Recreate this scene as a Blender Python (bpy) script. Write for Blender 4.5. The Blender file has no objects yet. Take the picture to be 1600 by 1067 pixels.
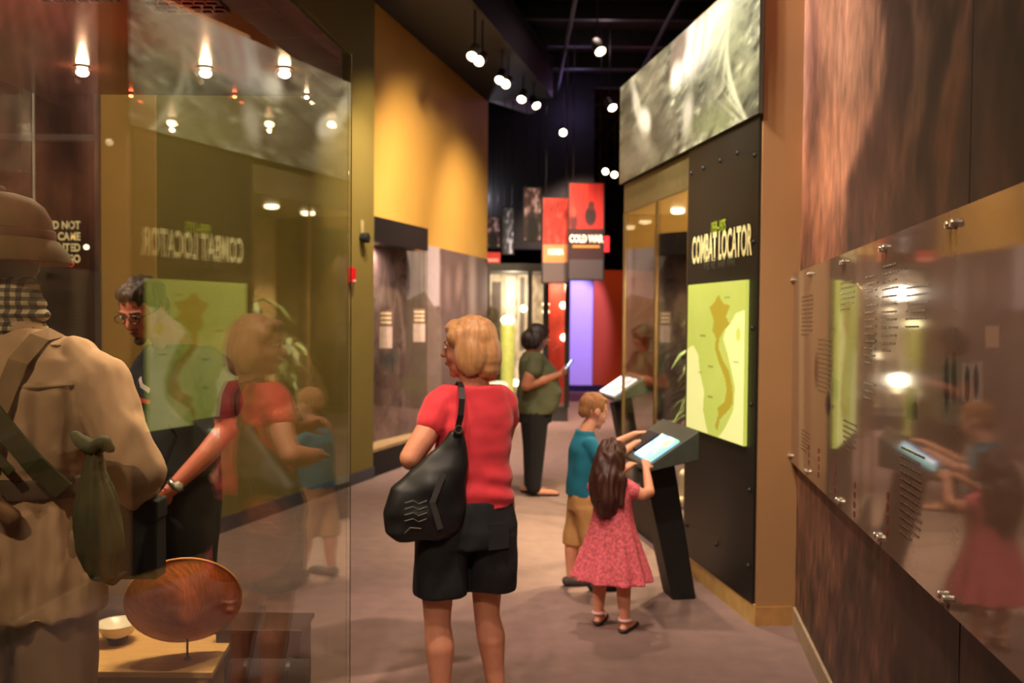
import bpy, bmesh, math, random
import numpy as np
from mathutils import Vector, Matrix, Euler, noise
random.seed(7)
SC = bpy.context.scene
COL = SC.collection
PI = math.pi
def R(d): return math.radians(d)

# ------------------------------------------------------------------ camera, world, exposure
F = 1400.0; CH = 1.6
pit = math.atan(38.5/F); rol = R(.45)
FW = Vector((0, math.cos(pit), -math.sin(pit))); UP = Vector((0, math.sin(pit), math.cos(pit))); RT = Vector((1,0,0))
R2 = math.cos(rol)*RT + math.sin(rol)*UP
U2 = -math.sin(rol)*RT + math.cos(rol)*UP
CAMP = Vector((0,0,CH))
cd = bpy.data.cameras.new('camera'); cam = bpy.data.objects.new('camera', cd); COL.objects.link(cam)
M3 = Matrix((R2, U2, -FW)).transposed()
cam.matrix_world = Matrix.Translation(CAMP) @ M3.to_4x4()
cd.sensor_width = 36; cd.lens = 36*F/1600; cd.clip_start = .05; cd.clip_end = 100
cd.dof.use_dof = True; cd.dof.focus_distance = 2.5; cd.dof.aperture_fstop = 3.0
SC.camera = cam
w = bpy.data.worlds.new('world'); SC.world = w; w.use_nodes = True
w.node_tree.nodes['Background'].inputs[0].default_value = (.9,.75,.6,1)
w.node_tree.nodes['Background'].inputs[1].default_value = .02
SC.view_settings.view_transform = 'Standard'; SC.view_settings.look = 'None'
SC.view_settings.gamma = 1; SC.view_settings.use_curve_mapping = False
SC.view_settings.exposure = 0.12
SC.cycles.transparent_max_bounces = 24
SC.cycles.sample_clamp_indirect = 6

def spot(x,y,z,tx,ty,tz,power,color=(1,.78,.52),size=60,blend=.7,rad=.06):
    l = bpy.data.lights.new('spot_lamp','SPOT'); l.energy = power; l.color = color
    l.spot_size = R(size); l.spot_blend = blend; l.shadow_soft_size = rad
    o = bpy.data.objects.new('spot_lamp', l); COL.objects.link(o)
    o.location = (x,y,z); d = Vector((tx-x,ty-y,tz-z)); o.rotation_euler = d.to_track_quat('-Z','Y').to_euler()
    return o
def point(x,y,z,power,color=(1,.78,.52),rad=.1):
    l = bpy.data.lights.new('point_lamp','POINT'); l.energy = power; l.color = color; l.shadow_soft_size = rad
    o = bpy.data.objects.new('point_lamp', l); COL.objects.link(o); o.location = (x,y,z); return o
WARM=(1,.74,.47)
# track lights of the hall (fixtures are built further down)
spot(.1,8.6,4.5, -1.05,11.2,2.2, 620,size=80,blend=1,rad=.12)
spot(-.5,7.6,4.2, -1.35,9.8,2.0, 420,size=75,blend=1,rad=.12)
spot(.75,11.0,4.5, -.5,12.8,2.0, 480,size=80,blend=1,rad=.12)
# mural above the map panel
spot(-.4,4.2,4.3, 1.15,5.2,3.05, 560,(1,.92,.80),size=44,rad=.04)
spot(-.6,5.6,4.4, .95,6.6,3.0, 260,(1,.92,.80),size=50,rad=.04)
# map and floor before it
spot(-.6,3.2,4.6, 1.2,5.1,1.3, 210,(1,.84,.6),size=40,rad=.04)
spot(.2,2.2,4.8, .1,3.8,.2, 380,(1,.80,.64),size=75,rad=.10)
spot(.4,6.0,4.9, .3,7.0,0, 500,(1,.78,.62),size=80,rad=.10)
spot(.9,10.0,4.9, .9,11.5,0, 1000,(1,.76,.62),size=80,rad=.10)
spot(1.2,13.8,4.9, 1.2,15.5,0, 1300,(1,.66,.56),size=75,rad=.10)
# brown mural wall
spot(-.5,4.0,5.0, 1.48,4.3,2.7, 460,(1,.80,.66),size=62,blend=1,rad=.08)
spot(-.6,1.4,4.6, 1.2,2.9,.9, 150,(1,.78,.62),size=60,rad=.05)
# olive wall and the man
spot(-.2,4.8,4.8, -1.9,7.2,1.4, 340,(1,.82,.54),size=70,rad=.08)
spot(-2.4,3.2,4.9, -2.5,5.87,1.9, 150,(1,.80,.54),size=50,rad=.08)
spot(-3.4,2.7,4.1, -1.55,3.75,1.5, 700,(1,.72,.58),size=24,rad=.06)  # added spot without a fixture, brightens the man
spot(-.5,-1.5,4.9, -.4,3.4,1.2, 400,(1,.76,.60),size=50,rad=.12)
spot(-.9,7.2,4.2, -1.3,9.4,1.5, 380,(1,.82,.72),size=60,rad=.05)
spot(-1.42,9.25,2.28, -1.4,9.9,1.0, 60,(1,.80,.68),size=130,rad=.05)  # added spot inside the low showcase, brightens its mural
# coloured light at the far end
spot(1.35,17.6,4.4, 1.35,19.6,1.3, 1500,(.52,.40,1.0),size=30,blend=.5,rad=.05)
spot(2.2,17.0,4.6, 2.2,19.4,1.2, 170,(1,.5,.26),size=40,rad=.1)
spot(1.6,16.6,4.8, 1.8,18.2,0, 220,(1,.30,.28),size=50,rad=.1)
point(1.0,14.5,5.1, 6,(.6,.4,1.0)); point(2.5,15.5,5.0, 9,(1,.14,.1)); point(-.6,15.0,3.6,20,(.8,.75,.9))

point(1.6,9.0,5.2, 5,(1,.75,.6)); point(1.2,12.0,5.2, 4,(.9,.6,.7))  # added warm points without fixtures, lift the dark ceiling and joists


# ------------------------------------------------------------------ pixel <-> world maths (photo 1600 x 1067)
def ray(x,y): return FW + R2*((x-800)/F) - U2*((y-533.5)/F)
def at(x,y,Y): d = ray(x,y); return CAMP + d*(Y/d.y)
def atz(x,y,z=0): d = ray(x,y); return CAMP + d*((z-CH)/d.z)
def onl(x,y,A,B):
    d = ray(x,y); n = Vector((B[1]-A[1], -(B[0]-A[0]), 0)); t = ((Vector((A[0],A[1],0))-CAMP).dot(n))/d.dot(n)
    return CAMP + d*t
def prj(P):  # numpy (n,3) -> px, py
    v = P - np.array(CAMP); dd = np.maximum(v@np.array(FW), .05)
    return 800+F*(v@np.array(R2))/dd, 533.5-F*(v@np.array(U2))/dd

# ------------------------------------------------------------------ materials
def lin(c):
    c = [v/255 for v in c] if max(c) > 1.001 else list(c)
    return tuple((v/12.92 if v <= .04045 else ((v+.055)/1.055)**2.4) for v in c)
_m = {}
def mat(name, c, rough=.6, metal=0, nz=.12, scale=18, bump=.0, emis=None, es=0, stretch=(1,1,1), coat=0, sheen=0, alpha=1, spec=.5, bscale=None):
    if name in _m: return _m[name]
    m = bpy.data.materials.new(name); m.use_nodes = True; nt = m.node_tree; N = nt.nodes; Lk = nt.links
    b = N['Principled BSDF']; c = lin(c)
    b.inputs['Roughness'].default_value = rough; b.inputs['Metallic'].default_value = metal
    b.inputs['Coat Weight'].default_value = coat; b.inputs['Sheen Weight'].default_value = sheen; b.inputs['Alpha'].default_value = alpha
    b.inputs['Specular IOR Level'].default_value = spec
    tc = N.new('ShaderNodeTexCoord'); mp = N.new('ShaderNodeMapping'); mp.inputs['Scale'].default_value = stretch
    Lk.new(tc.outputs['Object'], mp.inputs[0])
    n = N.new('ShaderNodeTexNoise'); n.inputs['Scale'].default_value = scale; n.inputs['Detail'].default_value = 5
    Lk.new(mp.outputs[0], n.inputs['Vector'])
    cr = N.new('ShaderNodeValToRGB')
    cr.color_ramp.elements[0].position = .3; cr.color_ramp.elements[1].position = .7
    cr.color_ramp.elements[0].color = (*[v*(1-nz) for v in c],1); cr.color_ramp.elements[1].color = (*[min(1,v*(1+nz)) for v in c],1)
    Lk.new(n.outputs[0], cr.inputs[0]); Lk.new(cr.outputs[0], b.inputs['Base Color'])
    if bump:
        bp = N.new('ShaderNodeBump'); bp.inputs['Strength'].default_value = bump; bp.inputs['Distance'].default_value = .01
        if bscale:
            n2 = N.new('ShaderNodeTexNoise'); n2.inputs['Scale'].default_value = bscale; Lk.new(mp.outputs[0], n2.inputs['Vector']); Lk.new(n2.outputs[0], bp.inputs['Height'])
        else: Lk.new(n.outputs[0], bp.inputs['Height'])
        Lk.new(bp.outputs[0], b.inputs['Normal'])
    if emis:
        b.inputs['Emission Color'].default_value = (*lin(emis),1); b.inputs['Emission Strength'].default_value = es
    _m[name] = m; return m
def printmat(name, rough=.5, es=0, coat=0, alpha=1, bump=0, grain=.1):
    if name in _m: return _m[name]
    m = bpy.data.materials.new(name); m.use_nodes = True; nt = m.node_tree; N = nt.nodes; Lk = nt.links
    b = N['Principled BSDF']; a = N.new('ShaderNodeVertexColor'); a.layer_name = 'Col'
    n = N.new('ShaderNodeTexNoise'); n.inputs['Scale'].default_value = 60; n.inputs['Detail'].default_value = 4
    mr = N.new('ShaderNodeMapRange'); mr.inputs[3].default_value = 1-grain; mr.inputs[4].default_value = 1+grain
    mx = N.new('ShaderNodeVectorMath'); mx.operation = 'SCALE'
    Lk.new(n.outputs[0], mr.inputs[0]); Lk.new(a.outputs[0], mx.inputs[0]); Lk.new(mr.outputs[0], mx.inputs[3])
    Lk.new(mx.outputs[0], b.inputs['Base Color']); b.inputs['Roughness'].default_value = rough; b.inputs['Coat Weight'].default_value = coat
    b.inputs['Coat Roughness'].default_value = .04
    b.inputs['Alpha'].default_value = alpha
    if bump:
        bp = N.new('ShaderNodeBump'); bp.inputs['Strength'].default_value = bump; Lk.new(n.outputs[0], bp.inputs['Height']); Lk.new(bp.outputs[0], b.inputs['Normal'])
    if es: Lk.new(a.outputs[0], b.inputs['Emission Color']); b.inputs['Emission Strength'].default_value = es
    _m[name] = m; return m
def glassmat(name, tint=(.93,.95,.93), ior=1.5, rough=0.0):
    m = bpy.data.materials.new(name); m.use_nodes = True; nt = m.node_tree; N = nt.nodes; Lk = nt.links; N.clear()
    o = N.new('ShaderNodeOutputMaterial'); mx = N.new('ShaderNodeMixShader'); t = N.new('ShaderNodeBsdfTransparent'); g = N.new('ShaderNodeBsdfGlossy')
    t.inputs[0].default_value = (*tint,1); g.inputs['Roughness'].default_value = rough; g.inputs[0].default_value = (1,1,1,1)
    fr = N.new('ShaderNodeFresnel'); ge = N.new('ShaderNodeNewGeometry'); mr = N.new('ShaderNodeMapRange')
    mr.inputs[3].default_value = ior; mr.inputs[4].default_value = 1/ior
    Lk.new(ge.outputs['Backfacing'], mr.inputs[0]); Lk.new(mr.outputs[0], fr.inputs[0])
    Lk.new(fr.outputs[0], mx.inputs[0]); Lk.new(t.outputs[0], mx.inputs[1]); Lk.new(g.outputs[0], mx.inputs[2]); Lk.new(mx.outputs[0], o.inputs[0])
    _m[name] = m; return m
def emat(name, c, s):
    if name in _m: return _m[name]
    m = bpy.data.materials.new(name); m.use_nodes = True; N = m.node_tree.nodes; N.clear()
    o = N.new('ShaderNodeOutputMaterial'); e = N.new('ShaderNodeEmission'); e.inputs[0].default_value = (*lin(c),1); e.inputs[1].default_value = s
    m.node_tree.links.new(e.outputs[0], o.inputs[0]); _m[name] = m; return m

# ------------------------------------------------------------------ objects
def tag(o, label=None, cat=None, group=None, kind=None):
    if label: o['label'] = label
    if cat: o['category'] = cat
    if group: o['group'] = group
    if kind: o['kind'] = kind
    return o
def thing(name, label, cat, loc=(0,0,0), rz=0, group=None):
    o = bpy.data.objects.new(name, None); COL.objects.link(o); o.location = loc; o.rotation_euler = (0,0,rz); o.empty_display_size = .1
    return tag(o, label, cat, group)
def link(name, me, m, parent=None, loc=None, smooth=False):
    if m: me.materials.clear(); me.materials.append(m)
    if smooth:
        me.polygons.foreach_set('use_smooth', [True]*len(me.polygons))
    o = bpy.data.objects.new(name, me); COL.objects.link(o)
    if loc is not None: o.location = loc
    if parent: o.parent = parent
    return o
def copy_tree(o, parent=None):
    c = o.copy(); COL.objects.link(c)
    if parent: c.parent = parent
    for ch in list(o.children): copy_tree(ch, c)
    return c
TMP = bpy.data.scenes.new('tmp')     # scratch scene, removed at the end
class MB:
    def __init__(s): s.v = []; s.f = []
    def add(s, vs, fs):
        b = len(s.v); s.v += [tuple(v) for v in vs]; s.f += [tuple(b+i for i in f) for f in fs]; return s
    def box(s, x0,y0,z0,x1,y1,z1, m=None):
        vs = [Vector(p) for p in [(x0,y0,z0),(x1,y0,z0),(x1,y1,z0),(x0,y1,z0),(x0,y0,z1),(x1,y0,z1),(x1,y1,z1),(x0,y1,z1)]]
        if m: vs = [m@v for v in vs]
        return s.add(vs, [(3,2,1,0),(4,5,6,7),(0,1,5,4),(1,2,6,5),(2,3,7,6),(3,0,4,7)])
    def wall(s, A, B, z0, z1, t):      # slab from A to B (xy); thickness t to the left of A->B
        d = Vector((B[0]-A[0], B[1]-A[1])).normalized(); n = Vector((-d.y, d.x))*t
        p = [A, B, (B[0]+n.x,B[1]+n.y), (A[0]+n.x,A[1]+n.y)]
        vs = [(q[0],q[1],z0) for q in p]+[(q[0],q[1],z1) for q in p]
        fs = [(3,2,1,0),(4,5,6,7),(0,1,5,4),(1,2,6,5),(2,3,7,6),(3,0,4,7)]
        if t < 0: fs = [f[::-1] for f in fs]
        return s.add(vs, fs)
    def tube(s, pts, rs, seg=10, flat=1, cap=True):
        pts = [Vector(p) for p in pts]
        if not hasattr(rs,'__len__'): rs = [rs]*len(pts)
        b = len(s.v); up = Vector((0,0,1)); n = len(pts)
        for i,p in enumerate(pts):
            d = (pts[min(i+1,n-1)]-pts[max(i-1,0)])
            if d.length < 1e-9: d = Vector((0,0,1))
            d.normalize()
            a = d.cross(up)
            if a.length < .05: a = d.cross(Vector((0,1,0)))
            a.normalize(); c = d.cross(a)
            for k in range(seg):
                t = 2*PI*k/seg; s.v.append(tuple(p + a*math.cos(t)*rs[i] + c*math.sin(t)*rs[i]*flat))
        for i in range(n-1):
            for k in range(seg):
                k2 = (k+1)%seg; s.f.append((b+i*seg+k, b+i*seg+k2, b+(i+1)*seg+k2, b+(i+1)*seg+k))
        if cap:
            s.f.append(tuple(b+k for k in range(seg))[::-1]); s.f.append(tuple(b+(n-1)*seg+k for k in range(seg)))
        return s
    def lathe(s, prof, seg=24, m=None):   # prof [(r,z)]
        b = len(s.v)
        for r,z in prof:
            for k in range(seg):
                t = 2*PI*k/seg; p = Vector((r*math.cos(t), r*math.sin(t), z)); s.v.append(tuple(m@p if m else p))
        for i in range(len(prof)-1):
            for k in range(seg):
                k2 = (k+1)%seg; s.f.append((b+i*seg+k, b+i*seg+k2, b+(i+1)*seg+k2, b+(i+1)*seg+k))
        s.f.append(tuple(b+k for k in range(seg))[::-1]); s.f.append(tuple(b+(len(prof)-1)*seg+k for k in range(seg)))
        return s
    def ell(s, c, rx, ry, rz, m=None, seg=16, rings=10):
        b = len(s.v); c = Vector(c)
        for i in range(rings+1):
            ph = -PI/2 + PI*i/rings
            ph = max(-PI/2+.06, min(PI/2-.06, ph))
            for k in range(seg):
                t = 2*PI*k/seg; p = Vector((rx*math.cos(ph)*math.cos(t), ry*math.cos(ph)*math.sin(t), rz*math.sin(ph)))
                if m: p = m@p
                s.v.append(tuple(c+p))
        for i in range(rings):
            for k in range(seg):
                k2 = (k+1)%seg; s.f.append((b+i*seg+k, b+i*seg+k2, b+(i+1)*seg+k2, b+(i+1)*seg+k))
        s.f.append(tuple(b+k for k in range(seg))[::-1]); s.f.append(tuple(b+rings*seg+k for k in range(seg)))
        return s
    def cap(s, p0, r0, p1, r1, seg=12, flat=1):   # tapered capsule
        p0 = Vector(p0); p1 = Vector(p1); d = p1-p0; L = d.length
        if L < 1e-6: return s.ell(p0, r0, r0, r0)
        d.normalize(); pts = []; rs = []
        for a in (80,60,40,20,0): pts.append(p0 - d*r0*math.sin(R(a))); rs.append(r0*math.cos(R(a)))
        for a in (0,20,40,60,80): pts.append(p1 + d*r1*math.sin(R(a))); rs.append(r1*math.cos(R(a)))
        return s.tube(pts, rs, seg, flat)
    def chain(s, L, seg=12):
        for (a,ra),(b_,rb) in zip(L[:-1],L[1:]): s.cap(a,ra,b_,rb,seg)
        return s
    def loft(s, secs, seg=28, ripple=None, cap=True):   # secs: (cx,cy,z,rx,ry[,yaw])
        b = len(s.v)
        for i,q in enumerate(secs):
            cx,cy,z,rx,ry = q[:5]; yaw = q[5] if len(q)>5 else 0
            for k in range(seg):
                t = 2*PI*k/seg; rr = 1+(ripple(i,t) if ripple else 0)
                c_ = math.cos(t); s_ = math.sin(t)
                x = rx*rr*math.copysign(abs(c_)**.85,c_); y = ry*rr*math.copysign(abs(s_)**.85,s_)
                s.v.append((cx+x*math.cos(yaw)-y*math.sin(yaw), cy+x*math.sin(yaw)+y*math.cos(yaw), z))
        for i in range(len(secs)-1):
            for k in range(seg):
                k2 = (k+1)%seg; s.f.append((b+i*seg+k, b+i*seg+k2, b+(i+1)*seg+k2, b+(i+1)*seg+k))
        if cap:
            s.f.append(tuple(b+k for k in range(seg))[::-1]); s.f.append(tuple(b+(len(secs)-1)*seg+k for k in range(seg)))
        return s
    def mesh(s, name='m', bevel=0):
        me = bpy.data.meshes.new(name); me.from_pydata(s.v, [], s.f)
        bm = bmesh.new(); bm.from_mesh(me); bmesh.ops.recalc_face_normals(bm, faces=bm.faces)
        if bevel: bmesh.ops.bevel(bm, geom=bm.edges[:], offset=bevel, segments=2, affect='EDGES', profile=.5)
        bm.to_mesh(me); bm.free(); return me
    def build(s, name, m, parent=None, loc=None, smooth=False, bevel=0):
        return link(name, s.mesh(name, bevel), m, parent, loc, smooth)
    def skin(s, name, m, parent=None, voxel=.008, smooth=3, disp=None, loc=None, solid=0):   # voxel union = one continuous surface
        me = bpy.data.meshes.new(name); me.from_pydata(s.v, [], s.f); me.update()
        bm = bmesh.new(); bm.from_mesh(me); bmesh.ops.recalc_face_normals(bm, faces=bm.faces); bm.to_mesh(me); bm.free()
        t = bpy.data.objects.new('tmp', me); TMP.collection.objects.link(t)
        r = t.modifiers.new('r','REMESH'); r.mode = 'VOXEL'; r.voxel_size = voxel; r.adaptivity = 0
        if smooth: q = t.modifiers.new('s','SMOOTH'); q.iterations = smooth; q.factor = .5
        with bpy.context.temp_override(scene=TMP, view_layer=TMP.view_layers[0]): dg = bpy.context.evaluated_depsgraph_get()
        me2 = bpy.data.meshes.new_from_object(t.evaluated_get(dg))
        bpy.data.objects.remove(t); bpy.data.meshes.remove(me)
        if disp:
            n_ = len(me2.vertices); co = np.empty(n_*3,'f'); no = np.empty(n_*3,'f'); me2.vertices.foreach_get('co',co); me2.vertices.foreach_get('normal',no)
            co = co.reshape(-1,3); no = no.reshape(-1,3); d_ = np.array([disp(Vector(c)) for c in co.tolist()],'f'); me2.vertices.foreach_set('co',(co+no*d_[:,None]).ravel())
            me2.update()
        me2.name = name
        return link(name, me2, m, parent, loc, True)
def folds(amp, sx, sy, sz, off=0):
    return lambda c: amp*noise.noise(Vector((c.x*sx+off, c.y*sy, c.z*sz)))
def struct(name, mb, m, label=None, parent=None, bevel=0):
    o = mb.build(name, m, parent, bevel=bevel)
    if not parent: tag(o, label, None, None, 'structure')
    return o

def text(name, s, m, p, right, up, size, ext=.002, bold=0.0, sx=1, parent=None, align='CENTER', mirror=False):
    cu = bpy.data.curves.new('t','FONT'); cu.body = s; cu.size = 1; cu.extrude = 0; cu.offset = bold; cu.align_x = align; cu.align_y = 'CENTER'; cu.resolution_u = 3
    t = bpy.data.objects.new('t', cu); COL.objects.link(t)
    dg = bpy.context.evaluated_depsgraph_get(); dg.update(); me = bpy.data.meshes.new_from_object(t.evaluated_get(dg)); bpy.data.objects.remove(t)
    right = Vector(right).normalized(); up = Vector(up).normalized(); nn = right.cross(up)
    p = Vector(p)
    bm = bmesh.new(); bm.from_mesh(me)
    for v in bm.verts: x,y = v.co.x, v.co.y; v.co = p + right*x*size*sx + up*y*size + nn*ext
    bm.to_mesh(me); bm.free(); me.name = name
    return link(name, me, m, parent)

# numpy value noise for printed pictures
def vn(x,y,seed=0):
    xi = np.floor(x).astype(np.int64); yi = np.floor(y).astype(np.int64); xf = x-xi; yf = y-yi
    u = xf*xf*(3-2*xf); v = yf*yf*(3-2*yf)
    def h(a,b):
        n = (a*374761393 + b*668265263 + seed*1442695041) & 0xffffffff
        n = ((n ^ (n>>13))*1274126177) & 0xffffffff
        return ((n ^ (n>>16)) & 0xffff)/65535.
    return (h(xi,yi)*(1-u)+h(xi+1,yi)*u)*(1-v) + (h(xi,yi+1)*(1-u)+h(xi+1,yi+1)*u)*v
def fbm(x,y,seed=0,o=4):
    s = 0; a = .5; t = 0
    for i in range(o): s = s + a*vn(x*2**i+i*17.3, y*2**i+i*9.1, seed+i); t += a; a *= .5
    return s/t
class Pic:
    def __init__(s, X, Y, base): s.X = X; s.Y = Y; s.c = np.zeros(X.shape+(3,)) + np.array(base, float)
    def mixin(s, k, col):
        k = np.clip(k,0,1)[...,None]; s.c = s.c*(1-k) + np.array(col,float)*k; return s
    def ell(s, cx, cy, rx, ry, col, ang=0, soft=.3, op=1):
        a = R(ang); dx = s.X-cx; dy = s.Y-cy
        u = (dx*math.cos(a)+dy*math.sin(a))/rx; v = (-dx*math.sin(a)+dy*math.cos(a))/ry
        d = np.sqrt(u*u+v*v); return s.mixin((1-(d-1)/soft)*op if soft>0 else (d<1)*op, col) if soft<=0 else s.mixin(np.clip((1+soft-d)/(2*soft),0,1)*op, col)
    def rect(s, x0,y0,x1,y1, col, op=1, soft=0):
        if soft: k = np.clip((s.X-x0)/soft,0,1)*np.clip((x1-s.X)/soft,0,1)*np.clip((s.Y-y0)/soft,0,1)*np.clip((y1-s.Y)/soft,0,1)
        else: k = ((s.X>=x0)&(s.X<=x1)&(s.Y>=y0)&(s.Y<=y1)).astype(float)
        return s.mixin(k*op, col)
    def poly(s, pts, col, op=1):
        ins = np.zeros(s.X.shape, bool); n = len(pts)
        for i in range(n):
            x0,y0 = pts[i]; x1,y1 = pts[(i+1)%n]
            if y0 == y1: continue
            c = ((y0 > s.Y) != (y1 > s.Y)) & (s.X < (x1-x0)*(s.Y-y0)/(y1-y0)+x0); ins ^= c
        return s.mixin(ins*op, col)
    def light(s, k): s.c = s.c*(k[...,None] if hasattr(k,'shape') else k); return s
def print_panel(name, O, u, v, nx, ny, fn, m, thick=.006, parent=None):
    """flat printed board: O corner, u/v edge vectors; fn(pic coordinates px,py,U,V) -> rgb 0..255"""
    O = np.array(O,float); u = np.array(u,float); v = np.array(v,float)
    uu,vv = np.meshgrid(np.linspace(0,1,nx+1), np.linspace(0,1,ny+1))
    P = O + uu[...,None]*u + vv[...,None]*v
    n = np.cross(u,v); n = n/np.linalg.norm(n)*thick
    px,py = prj(P.reshape(-1,3)); px = px.reshape(uu.shape); py = py.reshape(uu.shape)
    c = np.clip(fn(px,py,uu,vv),0,255)/255.
    c = np.where(c<=.04045, c/12.92, ((c+.055)/1.055)**2.4)
    V = (P+n).reshape(-1,3).tolist(); b = len(V)
    V += [tuple(O), tuple(O+u), tuple(O+u+v), tuple(O+v)]
    W = nx+1; f = []
    for j in range(ny):
        for i in range(nx): a = j*W+i; f.append((a,a+1,a+1+W,a+W))
    cs = [0, nx, ny*W+nx, ny*W]
    f += [(b,b+3,b+2,b+1)] + [(b+i, b+(i+1)%4, cs[(i+1)%4], cs[i]) for i in range(4)]
    me = bpy.data.meshes.new(name); me.from_pydata(V, [], f)
    ca = me.color_attributes.new('Col','FLOAT_COLOR','POINT')
    a = np.ones((len(V),4)); a[:b,:3] = c.reshape(-1,3); a[b:,:3] = c[0,0]
    ca.data.foreach_set('color', a.ravel())
    return link(name, me, m, parent)

# ================================================================== THE SETTING
m_olive = mat('olive_paint', (112,97,40), .7, nz=.04, scale=3)
m_tan = mat('tan_paint', (158,118,76), .6, nz=.03, scale=3)
m_yellow = mat('yellow_paint', (206,158,74), .7, nz=.04, scale=2)
m_black = mat('matte_black', (14,13,12), .6, nz=.2)
m_dark = mat('charcoal_metal', (38,36,36), .45, .4)
m_ceil = mat('dark_ceiling_paint', (26,21,22), .85, nz=.25, scale=4)
m_carpet = mat('mauve_carpet', (128,103,95), .95, nz=.10, scale=9, bump=.35, bscale=220)
m_grey = mat('grey_trim', (92,90,92), .5)
m_glass = glassmat('clear_glass', (.95,.96,.93))
m_bulb = emat('halogen_glow', (255,226,180), 14)
m_gold = mat('tan_laminate', (196,160,92), .5)

struct('floor', MB().box(-9,-9,-.1, 9,23,0), m_carpet, 'mauve grey carpet running down the museum corridor')
CEIL = 5.7
struct('ceiling', MB().box(-9,-9,CEIL, 9,23,CEIL+.1), m_ceil, 'dark open ceiling high above the exhibits')
ce = bpy.data.objects['ceiling']
jm = MB().box(-4,-.05,0, 9,.05,.22).mesh('joist')
for i in range(14): link('joist', jm, m_black, ce, (0, 6.0+i*1.15, CEIL-.24))
rm = MB().tube([(0,5,0),(0,22,0)], .03, 8).mesh('pipe')
for x in (.7,1.9,3.4): link('pipe', rm, m_black, ce, (x,0,CEIL-.42))
struct('wall_back', MB().box(-9,-9.2,0, 9,-9,CEIL), mat('dark_red_paint',(60,36,30),.8), 'dark end wall of the hall behind the viewer')
struct('wall_far_left', MB().box(-9.2,-9,0,-9,23,CEIL), m_black, 'black side wall of the far left gallery')
struct('wall_far_right', MB().box(9,-9,0,9.2,23,CEIL), m_black, 'black side wall behind the right hand exhibits')
struct('wall_end', MB().box(-9,23,0,9,23.2,CEIL), m_black, 'black wall at the far end of the hall')

# olive wall, left
OA = (-2.339,5.878); OB = (-1.364,8.827)
ol = struct('wall_left', MB().wall(OA, OB, 0, CEIL, .25), m_olive, 'tall olive wall behind the glass showcase')
struct('wall_left_end', MB().box(-2.69,5.872,0,-2.335,6.12,CEIL), mat('ochre_end_paint',(186,146,74),.7,nz=.03,scale=3), 'lighter ochre end face of the olive wall behind the mannequin')
struct('baseboard_left', MB().wall(OA, OB, 0, .11, -.015), mat('blue_grey_vinyl',(58,60,66),.4), 'blue grey baseboard along the olive wall')
# yellow wall beyond it
YA = (-1.62,8.75); YB = (-.39,13.7)
struct('wall_left_far', MB().wall(YA, YB, 0, 4.86, .2), m_yellow, 'yellow wall beyond the olive wall with a photo mural along its foot')
ydir = Vector((YB[0]-YA[0], YB[1]-YA[1], 0)).normalized(); yn = Vector((ydir.y,-ydir.x,0))
s = Vector((YA[0],YA[1],0))-yn*1.5; e = Vector((YB[0],YB[1],0))-yn*1.5
struct('trim_1', MB().wall((s.x,s.y),(e.x,e.y),4.87,CEIL-.25,-2.5), m_black, 'deep black soffit above the yellow wall')
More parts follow.
